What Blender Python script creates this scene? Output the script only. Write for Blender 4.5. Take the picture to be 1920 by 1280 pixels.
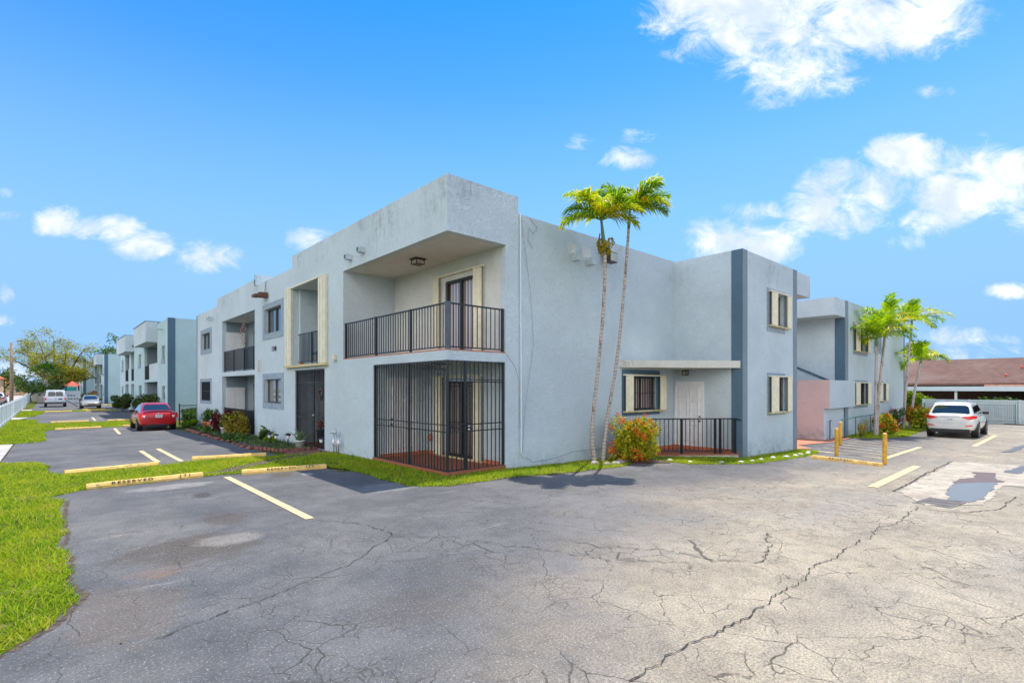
import bpy, bmesh, math, random
import numpy as np
from mathutils import Vector, Matrix
R = math.radians
random.seed(7)
scene = bpy.context.scene
for o in list(bpy.data.objects): bpy.data.objects.remove(o)

# ---------------- camera, sun, sky, exposure ----------------
CAMH = 2.05
cd = bpy.data.cameras.new('camera'); cam = bpy.data.objects.new('camera', cd)
scene.collection.objects.link(cam); scene.camera = cam
cam.location = (0, 0, CAMH); cam.rotation_euler = (R(90), 0, R(-42.058))
cd.sensor_width = 36; cd.lens = 18.1; cd.shift_y = 0.0453; cd.clip_start = .05; cd.clip_end = 4000
SUN = Vector((2.29, .45, 7.0)).normalized()
ld = bpy.data.lights.new('sun', 'SUN'); ld.energy = 3.6; ld.angle = R(.53); ld.color = (1, .95, .87)
sun = bpy.data.objects.new('sun', ld); scene.collection.objects.link(sun)
sun.location = (0, 0, 60); sun.rotation_euler = (-SUN).to_track_quat('-Z', 'Y').to_euler()
scene.view_settings.view_transform = 'Standard'; scene.view_settings.look = 'None'
scene.view_settings.exposure = 0.6; scene.view_settings.gamma = 1
scene.render.engine = 'CYCLES'
scene.cycles.max_bounces = 7; scene.cycles.diffuse_bounces = 4
scene.cycles.use_denoising = True

class NG:
    """tiny node graph helper"""
    def __init__(s, tree): s.t = tree; s.n = tree.nodes; s.l = tree.links
    def new(s, typ, **kw):
        nd = s.n.new(typ)
        for k, v in kw.items(): setattr(nd, k, v)
        return nd
    def set(s, nd, i, v):
        if isinstance(v, bpy.types.NodeSocket): s.l.new(v, nd.inputs[i])
        elif v is not None: nd.inputs[i].default_value = v
    def m(s, op, a, b=None, c=None, clamp=False):
        nd = s.new('ShaderNodeMath', operation=op, use_clamp=clamp)
        s.set(nd, 0, a); s.set(nd, 1, b); s.set(nd, 2, c)
        return nd.outputs[0]
    def vm(s, op, a, b=None):
        nd = s.new('ShaderNodeVectorMath', operation=op)
        s.set(nd, 0, a); s.set(nd, 1, b)
        return nd.outputs['Value'] if op in ('DOT_PRODUCT', 'LENGTH', 'DISTANCE') else nd.outputs[0]
    def mix(s, f, a, b, mode='MIX'):
        nd = s.new('ShaderNodeMix', data_type='RGBA', blend_type=mode)
        s.set(nd, 0, f); s.set(nd, 6, col(a)); s.set(nd, 7, col(b))
        return nd.outputs[2]
    def noise(s, vec, scale, detail=4, rough=.55, dist=0):
        nd = s.new('ShaderNodeTexNoise'); s.set(nd, 'Vector', vec)
        nd.inputs['Scale'].default_value = scale; nd.inputs['Detail'].default_value = detail
        nd.inputs['Roughness'].default_value = rough; nd.inputs['Distortion'].default_value = dist
        return nd.outputs['Fac']
    def noisec(s, vec, scale, detail=3):
        nd = s.new('ShaderNodeTexNoise'); s.set(nd, 'Vector', vec)
        nd.inputs['Scale'].default_value = scale; nd.inputs['Detail'].default_value = detail
        return nd.outputs['Color']
    def vor(s, vec, scale, feat='F1', out='Distance', rnd=1):
        nd = s.new('ShaderNodeTexVoronoi', feature=feat); s.set(nd, 'Vector', vec)
        nd.inputs['Scale'].default_value = scale; nd.inputs['Randomness'].default_value = rnd
        return nd.outputs[out]
    def ramp(s, f, a, b):          # smooth 0..1 between a and b
        nd = s.new('ShaderNodeMapRange', interpolation_type='SMOOTHSTEP')
        s.set(nd, 0, f); s.set(nd, 1, a); s.set(nd, 2, b); s.set(nd, 3, 0.0); s.set(nd, 4, 1.0)
        return nd.outputs[0]
    def cramp(s, f, stops):
        nd = s.new('ShaderNodeValToRGB'); s.set(nd, 0, f)
        e = nd.color_ramp.elements
        while len(e) > 1: e.remove(e[0])
        e[0].position = stops[0][0]; e[0].color = col(stops[0][1])
        for p, c in stops[1:]:
            x = e.new(p); x.color = col(c)
        return nd.outputs[0]
    def pos(s): return s.new('ShaderNodeNewGeometry').outputs['Position']
    def scale(s, v, sc):
        nd = s.new('ShaderNodeMapping'); s.set(nd, 0, v); nd.inputs['Scale'].default_value = sc
        return nd.outputs[0]
    def sep(s, v):
        nd = s.new('ShaderNodeSeparateXYZ'); s.set(nd, 0, v); return nd.outputs
def col(c):
    if isinstance(c, (tuple, list)) and len(c) == 3: return (*c, 1)
    return c

w = bpy.data.worlds.new('World'); scene.world = w; w.use_nodes = True
g = NG(w.node_tree); g.n.clear()
sky = g.new('ShaderNodeTexSky', sky_type='NISHITA'); sky.sun_disc = False
sky.sun_elevation = math.asin(SUN.z); sky.sun_rotation = math.atan2(SUN.x, SUN.y)
sky.altitude = 0; sky.air_density = 1.0; sky.dust_density = .35; sky.ozone_density = 2.2
hs = g.new('ShaderNodeHueSaturation'); hs.inputs['Hue'].default_value = .497
hs.inputs['Saturation'].default_value = 1.12; hs.inputs['Value'].default_value = 1.0
tint = g.mix(g.ramp(g.sep(g.new('ShaderNodeTexCoord').outputs['Generated'])[2], .36, .72), (.74, .96, 1.20), (.40, .80, 1.16))
g.l.new(g.mix(1, sky.outputs[0], tint, 'MULTIPLY'), hs.inputs['Color'])
d = g.new('ShaderNodeTexCoord').outputs['Generated']
yaw = R(-42.058)
fw = (-math.sin(yaw), math.cos(yaw), 0); rt = (math.cos(yaw), math.sin(yaw), 0)
df = g.vm('DOT_PRODUCT', d, fw); dr = g.vm('DOT_PRODUCT', d, rt); dz = g.sep(d)[2]
den = g.m('MAXIMUM', df, .05)
U = g.m('DIVIDE', dr, den); V = g.m('DIVIDE', dz, den)
cmb = g.new('ShaderNodeCombineXYZ'); g.set(cmb, 0, U); g.set(cmb, 1, V); UV = cmb.outputs[0]
nz1 = g.noise(g.scale(UV, (1, 1.5, 1)), 9.5, 10, .70, .5); nz2 = g.noise(UV, 4.2, 3, .5)
# cloud banks as directions in the sky: (azimuth tangent, elevation tangent, half sizes, weight)
CL = []
for x, y, a, b, s in [(1455,15,210,95,1),(1640,25,180,70,1),(1480,130,110,60,.9),(1750,15,80,40,.7),(1440,190,50,20,.55),
        (1170,300,48,21,.85),(1085,272,30,18,.5),(1192,256,32,14,.4),(1750,170,35,12,.45),
        (1690,300,75,42,1),(1620,345,95,50,.95),(1570,400,85,42,.85),(1500,430,60,26,.6),(1400,460,110,38,.9),(1350,440,60,28,.6),(1420,400,55,20,.55),
        (1860,310,90,40,1),(1800,370,95,48,1),(1740,410,45,28,.8),(1915,420,50,22,.6),(1700,455,40,14,.4),
        (108,415,42,26,.9),(170,428,40,20,.85),(215,430,45,24,.9),(265,462,52,24,.85),(300,468,30,14,.8),(390,484,56,28,1),(425,478,30,18,.8),
        (583,447,40,20,.9),(3,362,22,12,.7),(12,405,28,11,.7),(8,560,16,26,.5),(5,600,28,14,.6),(20,700,60,22,.55),
        (1893,546,40,14,.9),(1780,635,80,20,.5),(1850,640,60,14,.35),(1790,662,120,18,.4),(1840,252,25,9,.4),(1580,690,200,25,.3)]:
    CL.append(((x-960)/965.4, (727-y)/965.4, a/965.4, b/965.4, s))
tot = None
for cx, cy, a, b, s in CL:
    q = g.m('ADD', g.m('POWER', g.m('DIVIDE', g.m('SUBTRACT', U, cx), a*1.5), 2), g.m('POWER', g.m('DIVIDE', g.m('SUBTRACT', V, cy), b*1.5), 2))
    e = g.m('MULTIPLY', g.m('SUBTRACT', 1.0, q, clamp=True), s)
    tot = e if tot is None else g.m('MAXIMUM', tot, e)
front = g.ramp(df, .06, .2)
dens = g.m('ADD', tot, g.m('MULTIPLY', g.m('SUBTRACT', g.m('ADD', g.m('MULTIPLY', nz1, .7), g.m('MULTIPLY', nz2, .3)), .5), 3.4))
dens = g.m('MULTIPLY', g.ramp(dens, .2, 1.05), g.ramp(tot, .0, .22))
dens = g.m('MULTIPLY', dens, front)
hz = g.ramp(dz, .52, .10)
csh = g.mix(g.ramp(g.noise(UV, 9, 5, .6), .35, .65), (3.7, 4.2, 5.0), (5.7, 5.75, 5.9))
skyc = g.mix(g.m('MULTIPLY', dens, .96), g.mix(hz, hs.outputs[0], (1.55, 2.95, 5.0)), csh)
# bright cloud added to the unseen sky behind the camera, to lift shaded walls
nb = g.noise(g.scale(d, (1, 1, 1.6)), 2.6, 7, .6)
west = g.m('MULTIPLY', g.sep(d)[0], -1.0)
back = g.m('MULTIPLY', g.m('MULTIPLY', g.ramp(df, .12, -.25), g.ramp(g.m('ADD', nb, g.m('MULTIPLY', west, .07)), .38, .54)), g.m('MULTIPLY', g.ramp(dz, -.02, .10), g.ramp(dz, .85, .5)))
skyc = g.mix(g.m('MULTIPLY', back, .95), skyc, g.mix(g.ramp(west, -.2, .7), (6.9, 7.0, 7.1), (12.2, 12.0, 11.7)))  # added cloud glows stronger in the west, to brighten the front facade
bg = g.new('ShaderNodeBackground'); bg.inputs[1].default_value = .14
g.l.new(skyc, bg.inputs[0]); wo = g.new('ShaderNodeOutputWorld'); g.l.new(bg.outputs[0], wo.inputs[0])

# ---------------- helpers ----------------
COLL = scene.collection
def gz(x, y=0): return -.025*(min(max(x, 8), 20.8)-8) - .012*(min(max(y, 14), 36)-14)
def tag(o, label=None, cat=None, group=None, kind=None):
    if label: o['label'] = label
    if cat: o['category'] = cat
    if group: o['group'] = group
    if kind: o['kind'] = kind
    return o
def thing(name, label, cat, loc=(0, 0, 0), rz=0, group=None):
    o = bpy.data.objects.new(name, None); o.empty_display_size = .2; COLL.objects.link(o)
    o.location = loc; o.rotation_euler = (0, 0, rz)
    return tag(o, label, cat, group)
def copy_tree(o, parent=None):
    c = o.copy(); COLL.objects.link(c); c.parent = parent
    for ch in list(o.children): copy_tree(ch, c)
    return c
ORG = {}
class MB:
    def __init__(s, f=None): s.v = []; s.f = []; s.fn = f
    def add(s, vs, fs):
        b = len(s.v)
        s.v += [tuple(s.fn(*p)) if s.fn else tuple(p) for p in vs]
        s.f += [tuple(b+i for i in f) for f in fs]; return s
    def box(s, x0, x1, y0, y1, z0, z1):
        return s.add([(x, y, z) for z in (z0, z1) for x, y in ((x0, y0), (x1, y0), (x1, y1), (x0, y1))],
                     [(3,2,1,0),(4,5,6,7),(0,1,5,4),(1,2,6,5),(2,3,7,6),(3,0,4,7)])
    def prism(s, poly, z0, z1, zf=None):
        n = len(poly)
        s.add([(x, y, z0) for x, y in poly]+[(x, y, z1) for x, y in poly],
              [tuple(range(n))[::-1], tuple(range(n, 2*n))]+[(i, (i+1) % n, n+(i+1) % n, n+i) for i in range(n)]); return s
    def tube(s, pts, r, n=8, cap=True):
        pts = [Vector(p) for p in pts]; rs = r if isinstance(r, (list, tuple)) else [r]*len(pts)
        vs = []; up = Vector((0, 0, 1))
        prev = None
        for i, p in enumerate(pts):
            t = (pts[min(i+1, len(pts)-1)]-pts[max(i-1, 0)]).normalized()
            a = t.cross(up if abs(t.z) < .95 else Vector((1, 0, 0))).normalized()
            if prev is not None and a.dot(prev) < 0: a = -a
            prev = a
            b = t.cross(a).normalized()
            for k in range(n):
                an = 2*math.pi*k/n; vs.append(p+(a*math.cos(an)+b*math.sin(an))*rs[i])
        fs = [(i*n+k, i*n+(k+1) % n, (i+1)*n+(k+1) % n, (i+1)*n+k) for i in range(len(pts)-1) for k in range(n)]
        if cap: fs += [tuple(range(n))[::-1], tuple(range((len(pts)-1)*n, len(pts)*n))]
        return s.add(vs, fs)
    def lathe(s, prof, c=(0, 0, 0), n=16):
        vs = [(c[0]+r*math.cos(2*math.pi*k/n), c[1]+r*math.sin(2*math.pi*k/n), c[2]+z) for r, z in prof for k in range(n)]
        fs = [(i*n+k, i*n+(k+1) % n, (i+1)*n+(k+1) % n, (i+1)*n+k) for i in range(len(prof)-1) for k in range(n)]
        fs += [tuple(range(n))[::-1], tuple(range((len(prof)-1)*n, len(prof)*n))]
        return s.add(vs, fs)
    def quad(s, a, b, c, d): return s.add([a, b, c, d], [(0, 1, 2, 3)])
    def build(s, name, mat, parent=None, origin=None, smooth=False, bevel=0, keep=False, seg=2):
        if parent is not None: org = ORG.get(parent.name, Vector((0, 0, 0)))
        elif origin is not None: org = Vector(origin)
        else: org = Vector((0, 0, 0))
        me = bpy.data.meshes.new(name)
        me.from_pydata([tuple(Vector(p)-org) for p in s.v], [], s.f)
        bm = bmesh.new(); bm.from_mesh(me)
        if not keep: bmesh.ops.recalc_face_normals(bm, faces=bm.faces)
        bm.to_mesh(me); bm.free()
        me.materials.append(M[mat] if isinstance(mat, str) else mat)
        if smooth:
            me.polygons.foreach_set('use_smooth', [True]*len(me.polygons))
        o = bpy.data.objects.new(name, me); COLL.objects.link(o)
        ORG[o.name] = org
        if parent is not None: o.parent = parent
        else: o.location = org
        if bevel:
            b = o.modifiers.new('bevel', 'BEVEL'); b.width = bevel; b.segments = seg; b.limit_method = 'ANGLE'; b.angle_limit = R(35)
            b.harden_normals = False
        return o
def wthing(name, label, cat, loc, group=None):
    """thing whose parts are written in world coordinates"""
    t = thing(name, label, cat, loc, 0, group); ORG[t.name] = Vector(loc); return t
def mx(c): return lambda u, dd, z: (c-dd, u, z)      # wall plane x = c facing -X; u runs along Y
def my(c): return lambda u, dd, z: (u, c-dd, z)      # wall plane y = c facing -Y; u runs along X
def wall(mb, c, axis, t, u0, u1, z0, z1, holes=()):
    """slab with rectangular holes; outer face at c, thickness t going inwards"""
    us = sorted({u0, u1, *[min(max(h[0], u0), u1) for h in holes], *[min(max(h[1], u0), u1) for h in holes]})
    zs = sorted({z0, z1, *[min(max(h[2], z0), z1) for h in holes], *[min(max(h[3], z0), z1) for h in holes]})
    def solid(i, j):
        if i < 0 or j < 0 or i >= len(us)-1 or j >= len(zs)-1: return False
        a = (us[i]+us[i+1])/2; b = (zs[j]+zs[j+1])/2
        return not any(h[0] < a < h[1] and h[2] < b < h[3] for h in holes)
    P = (lambda u, dd, z: (c+dd, u, z)) if axis == 'x' else (lambda u, dd, z: (u, c+dd, z))
    for i in range(len(us)-1):
        for j in range(len(zs)-1):
            if not solid(i, j): continue
            a, b, e, f = us[i], us[i+1], zs[j], zs[j+1]
            mb.add([P(a, 0, e), P(b, 0, e), P(b, 0, f), P(a, 0, f)], [(0, 1, 2, 3)])
            mb.add([P(a, t, e), P(b, t, e), P(b, t, f), P(a, t, f)], [(3, 2, 1, 0)])
            if not solid(i-1, j): mb.add([P(a, 0, e), P(a, t, e), P(a, t, f), P(a, 0, f)], [(0, 1, 2, 3)])
            if not solid(i+1, j): mb.add([P(b, 0, e), P(b, t, e), P(b, t, f), P(b, 0, f)], [(0, 1, 2, 3)])
            if not solid(i, j-1): mb.add([P(a, 0, e), P(b, 0, e), P(b, t, e), P(a, t, e)], [(0, 1, 2, 3)])
            if not solid(i, j+1): mb.add([P(a, 0, f), P(b, 0, f), P(b, t, f), P(a, t, f)], [(0, 1, 2, 3)])
def sheet(name, polys, dz, mat, kind='structure', **kw):
    """flat sheet(s) draped on the ground profile"""
    bm = bmesh.new()
    for poly in polys:
        vs = [bm.verts.new((x, y, 0)) for x, y in poly]
        bm.faces.new(vs)
    for axis, vals in ((0, (8, 20.8)), (1, (14, 36))):
        for v in vals:
            n = Vector((1, 0, 0)) if axis == 0 else Vector((0, 1, 0))
            bmesh.ops.bisect_plane(bm, geom=bm.verts[:]+bm.edges[:]+bm.faces[:], plane_co=n*v, plane_no=n)
    bmesh.ops.triangulate(bm, faces=bm.faces[:])
    for v in bm.verts: v.co.z = gz(v.co.x, v.co.y)+dz
    for f in bm.faces:
        if f.normal.z < 0: f.normal_flip()
    bmesh.ops.recalc_face_normals(bm, faces=bm.faces)
    for f in bm.faces:
        f.normal_update()
        if f.normal.z < 0: f.normal_flip()
    me = bpy.data.meshes.new(name); bm.to_mesh(me); bm.free(); me.materials.append(M[mat])
    o = bpy.data.objects.new(name, me); COLL.objects.link(o); o['kind'] = kind
    for k, v in kw.items(): o[k] = v
    return o
def textmesh(txt, size, depth, sx=1.0, space=1.0):
    cu = bpy.data.curves.new('t', 'FONT'); cu.body = txt; cu.size = size; cu.extrude = depth; cu.align_x = 'CENTER'; cu.align_y = 'CENTER'
    cu.space_character = space
    o = bpy.data.objects.new('t', cu); COLL.objects.link(o)
    bpy.context.view_layer.update()
    me = bpy.data.meshes.new_from_object(o.evaluated_get(bpy.context.evaluated_depsgraph_get()))
    vs = [(v.co.x*sx, v.co.y, v.co.z) for v in me.vertices]; fs = [tuple(p.vertices) for p in me.polygons]
    bpy.data.objects.remove(o); bpy.data.curves.remove(cu); bpy.data.meshes.remove(me)
    return vs, fs
def npmesh(name, V, Fq, mat, parent=None, loc=None):
    """fast mesh from numpy verts and (n,k) faces"""
    me = bpy.data.meshes.new(name)
    k = Fq.shape[1]; n = len(Fq)
    me.vertices.add(len(V)); me.vertices.foreach_set('co', V.astype(np.float32).ravel())
    me.loops.add(n*k); me.loops.foreach_set('vertex_index', Fq.astype(np.int32).ravel())
    me.polygons.add(n); me.polygons.foreach_set('loop_start', np.arange(0, n*k, k, dtype=np.int32))
    me.update(calc_edges=True); me.validate(); me.materials.append(M[mat])
    o = bpy.data.objects.new(name, me); COLL.objects.link(o)
    if parent is not None: o.parent = parent
    elif loc is not None: o.location = loc
    return o
RNG = np.random.default_rng(3)
def leafcloud(C, size, aspect=.45, flat=.5):
    """rhombus leaves at centres C, random directions"""
    n = len(C); a = RNG.normal(size=(n, 3)); a /= np.linalg.norm(a, axis=1)[:, None]
    b = RNG.normal(size=(n, 3)); b[:, 2] += flat*2; b = np.cross(a, b); b /= np.linalg.norm(b, axis=1)[:, None]+1e-9
    s = (size*RNG.uniform(.6, 1.3, n))[:, None]
    V = np.stack([C-a*s, C+b*s*aspect, C+a*s, C-b*s*aspect], 1).reshape(-1, 3)
    return V, np.arange(4*n).reshape(n, 4)
def blobpts(n, centre, rad, lumps=9, seed=0, fill=.5):
    """points gathered in clumps over an uneven ellipsoid"""
    r = np.random.default_rng(seed)
    d = r.normal(size=(lumps, 3)); d /= np.linalg.norm(d, axis=1)[:, None]; d[:, 2] = r.uniform(-.95, .9, lumps)
    L = d*r.uniform(.45, .8, (lumps, 1)); k = r.integers(0, lumps, n)
    q = r.normal(size=(n, 3)); q /= np.linalg.norm(q, axis=1)[:, None]
    P = L[k]+q*(r.uniform(fill, 1, (n, 1))**.5)*r.uniform(.25, .5, (lumps, 1))[k]
    P[:, 2] = np.maximum(P[:, 2], -.95)
    return np.array(centre)+P*np.array(rad)

# ---------------- materials ----------------
M = {}
def mat(name, fn=None, base=(.5, .5, .5), rough=.6, metal=0, spec=.5, bump=None, **kw):
    m = bpy.data.materials.new(name); m.use_nodes = True; M[name] = m
    g = NG(m.node_tree); b = g.n['Principled BSDF']
    b.inputs['Base Color'].default_value = (*base, 1); b.inputs['Roughness'].default_value = rough
    b.inputs['Metallic'].default_value = metal; b.inputs['Specular IOR Level'].default_value = spec
    if fn: fn(g, b)
    return m
def bumpn(g, b, h, strength=.4, dist=.02):
    nd = g.new('ShaderNodeBump'); nd.inputs['Strength'].default_value = strength; nd.inputs['Distance'].default_value = dist
    g.l.new(h, nd.inputs['Height']); g.l.new(nd.outputs[0], b.inputs['Normal'])
def simple(name, base, rough=.6, metal=0, var=.15, sc=6, bump=0, spec=.5):
    def fn(g, b):
        p = g.pos(); n = g.noise(p, sc, 5)
        dark = tuple(c*(1-var) for c in base); lite = tuple(min(1, c*(1+var)) for c in base)
        g.l.new(g.mix(g.ramp(n, .3, .7), dark, lite), b.inputs['Base Color'])
        if bump: bumpn(g, b, g.noise(p, sc*8, 3), bump, .01)
    return mat(name, fn, base, rough, metal, spec)
def stucco(name, base, top=99, dirt=.5):
    def fn(g, b):
        p = g.pos(); z = g.sep(p)[2]
        big = g.noise(p, .55, 5, .6); mid = g.noise(p, 3.5, 5, .65)
        c = g.mix(g.ramp(big, .3, .7), tuple(x*.93 for x in base), tuple(min(1, x*1.05) for x in base))
        c = g.mix(g.m('MULTIPLY', g.ramp(g.noise(p, 13, 5, .7, .6), .40, .62), .14), c, tuple(x*.55 for x in base))
        c = g.mix(g.m('MULTIPLY', g.ramp(mid, .45, .75), .22), c, tuple(x*.8 for x in base))
        streak = g.m('ADD', g.m('MULTIPLY', g.noise(g.scale(p, (4, 4, .7)), 2.1, 7, .75), .6), g.m('MULTIPLY', g.noise(p, 5, 6, .75), .4))
        zone = g.m('MULTIPLY', g.ramp(z, top-1.3, top-.1), g.ramp(g.noise(p, .5, 4), .46, .66))
        lowz = g.m('MULTIPLY', g.ramp(z, .45, -.15), .35)
        f = g.m('ADD', g.m('MULTIPLY', g.m('MULTIPLY', g.ramp(streak, .43, .64), zone), dirt), g.m('MULTIPLY', g.ramp(mid, .4, .7), lowz))
        c = g.mix(f, c, (.21, .205, .19))
        f2 = g.m('MULTIPLY', g.ramp(g.noise(g.scale(p, (9, 9, 3)), 3, 4, .8), .68, .8), .35)
        c = g.mix(f2, c, (.25, .26, .27))
        g.l.new(c, b.inputs['Base Color'])
        h = g.m('ADD', g.m('MULTIPLY', g.noise(p, 22, 4, .6), .6), g.m('MULTIPLY', g.ramp(g.noise(p, 55, 2, .5), .45, .6), .4))
        bumpn(g, b, g.m('ADD', h, g.m('MULTIPLY', g.noise(p, 7, 4, .6, .8), 1.2)), 1.0, .03)
    return mat(name, fn, base, .9, 0, .2)
stucco('stucco', (.71, .81, .85), 6.9, .55)
stucco('stucco_low', (.71, .81, .85), 6.55, .6)
stucco('stucco_far', (.69, .785, .82), 7.0, .35)
stucco('stucco_end', (.60, .76, .79), 7.6, .3)
stucco('stucco_pink', (.80, .62, .58), 99)
stucco('stucco_white', (.82, .80, .72), 3.0, .9)
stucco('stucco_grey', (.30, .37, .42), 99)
stucco('stucco_band', (.13, .215, .29), 99)
stucco('stucco_cream', (.83, .84, .81), 99)
stucco('soffit_white', (.82, .82, .78), 99)
simple('trim_grey', (.27, .33, .38), .8, bump=.4, sc=9)
simple('cream', (.70, .65, .50), .5, var=.08)
simple('cream_dirty', (.55, .45, .22), .6, var=.25)
simple('black_metal', (.022, .024, .028), .42, .2, .2)
simple('grey_metal', (.10, .11, .12), .5, .3)
simple('white_paint', (.78, .78, .77), .4, var=.04)
simple('white_door', (.74, .73, .74), .42, var=.05)
simple('steel', (.5, .5, .5), .3, .9)
simple('bronze', (.07, .045, .03), .5, .3)
simple('lamp_glass', (.55, .52, .42), .2)
simple('orange_tile_edge', (.50, .16, .07), .6)
simple('plastic_black', (.015, .015, .017), .5)
simple('tyre', (.02, .02, .02), .8)
simple('rim', (.35, .36, .38), .3, .8)
simple('yellow_post', (.62, .34, .03), .5, var=.2, bump=.2)
simple('stone_white', (.6, .58, .52), .9, var=.25, bump=.8, sc=10)
simple('stone_grey', (.33, .31, .28), .9, var=.4, bump=.9, sc=9)
simple('terracotta', (.60, .20, .09), .8, var=.2)
simple('soil', (.10, .07, .05), 1, var=.5, bump=.9, sc=14)
simple('edging', (.22, .085, .06), .8, var=.35, bump=.5)
simple('bluegrey_fence', (.53, .60, .62), .6, var=.06, sc=3)
simple('vinyl_white', (.72, .78, .80), .45, var=.04)
simple('wood_pole', (.28, .20, .14), .9, var=.3, sc=5, bump=.6)
simple('green_pipe', (.05, .16, .13), .5)
simple('teal', (.03, .42, .38), .4); simple('red_plastic', (.62, .09, .05), .4); simple('navy', (.03, .05, .16), .4)
simple('shell_pink', (.55, .28, .2), .5)
simple('concrete', (.46, .41, .37), .9, var=.2, bump=.4, sc=2)
simple('blue_cloth', (.06, .14, .35), .8)
simple('ac_metal', (.35, .33, .30), .6)
simple('orange_wall', (.62, .38, .22), .8)
simple('beige_wall', (.48, .42, .36), .8)
simple('wood_brown', (.13, .06, .035), .7)
simple('plate_white', (.7, .7, .72), .4); simple('text_black', (.02, .02, .02), .7)
simple('faded_text', (.10, .08, .05), .9, var=.8, sc=30)
simple('faint_text', (.40, .25, .12), .9, var=.6, sc=30)
simple('grate', (.20, .18, .16), .6, .5)
simple('wire', (.22, .25, .27), .6)
mat('red_lens', None, (.80, .015, .01), .12); mat('clear_lens', None, (.75, .75, .78), .1); mat('amber_lens', None, (.7, .3, .02), .2)
def glass(name, base, curtain=None, sc=9):
    def fn(g, b):
        p = g.pos()
        if curtain:
            s = g.sep(p); u = g.m('ADD', s[0], s[1])
            st = g.ramp(g.m('SINE', g.m('MULTIPLY', u, sc*6.28)), -.3, .6)
            c = g.mix(st, tuple(x*.35 for x in curtain), curtain)
            g.l.new(c, b.inputs['Base Color'])
        b.inputs['Coat Weight'].default_value = 1; b.inputs['Coat Roughness'].default_value = .02
        h = g.noise(p, 1.7, 2); bumpn(g, b, h, .05, .03)
    return mat(name, fn, base, .25 if curtain else .05, 0, .7)
glass('pane', (.02, .025, .03)); glass('pane_curtain', (.2, .15, .12), (.58, .47, .44), 7); glass('pane_blind', (.2, .2, .2), (.30, .27, .24), 14)
glass('car_glass', (.012, .016, .02))
def carpaint(name, base, metal=.3):
    def fn(g, b):
        b.inputs['Coat Weight'].default_value = 1; b.inputs['Coat Roughness'].default_value = .04
        p = g.pos(); z = g.noise(p, 2.5, 4)
        g.l.new(g.mix(g.ramp(z, .3, .7), tuple(x*.9 for x in base), base), b.inputs['Base Color'])
    return mat(name, fn, base, .35, metal)
carpaint('paint_red', (.56, .008, .015)); carpaint('paint_white', (.70, .70, .68), .1); carpaint('paint_van', (.74, .75, .77), 0)
carpaint('paint_beige', (.45, .41, .33)); carpaint('paint_dark', (.03, .03, .05)); carpaint('paint_silver', (.4, .42, .44), .5); carpaint('paint_maroon', (.12, .02, .04))

def f_tile(g, b):
    p = g.pos(); br = g.new('ShaderNodeTexBrick'); g.l.new(p, br.inputs[0])
    br.offset = 0; br.inputs['Scale'].default_value = 3.2; br.inputs['Brick Width'].default_value = 1; br.inputs['Row Height'].default_value = 1
    br.inputs['Color1'].default_value = (.30, .085, .045, 1); br.inputs['Color2'].default_value = (.36, .11, .06, 1)
    br.inputs['Mortar'].default_value = (.2, .1, .07, 1); br.inputs['Mortar Size'].default_value = .02
    g.l.new(g.mix(.3, br.outputs[0], g.mix(g.noise(p, 3), (.2, .06, .03), (.5, .2, .12))), b.inputs['Base Color'])
mat('tile', f_tile, rough=.8, spec=.25)
def f_path(g, b):
    p = g.pos(); n = g.noise(p, 3, 5)
    g.l.new(g.mix(g.ramp(n, .3, .7), (.50, .17, .09), (.58, .23, .13)), b.inputs['Base Color'])
mat('red_path', f_path, rough=.8)
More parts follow.
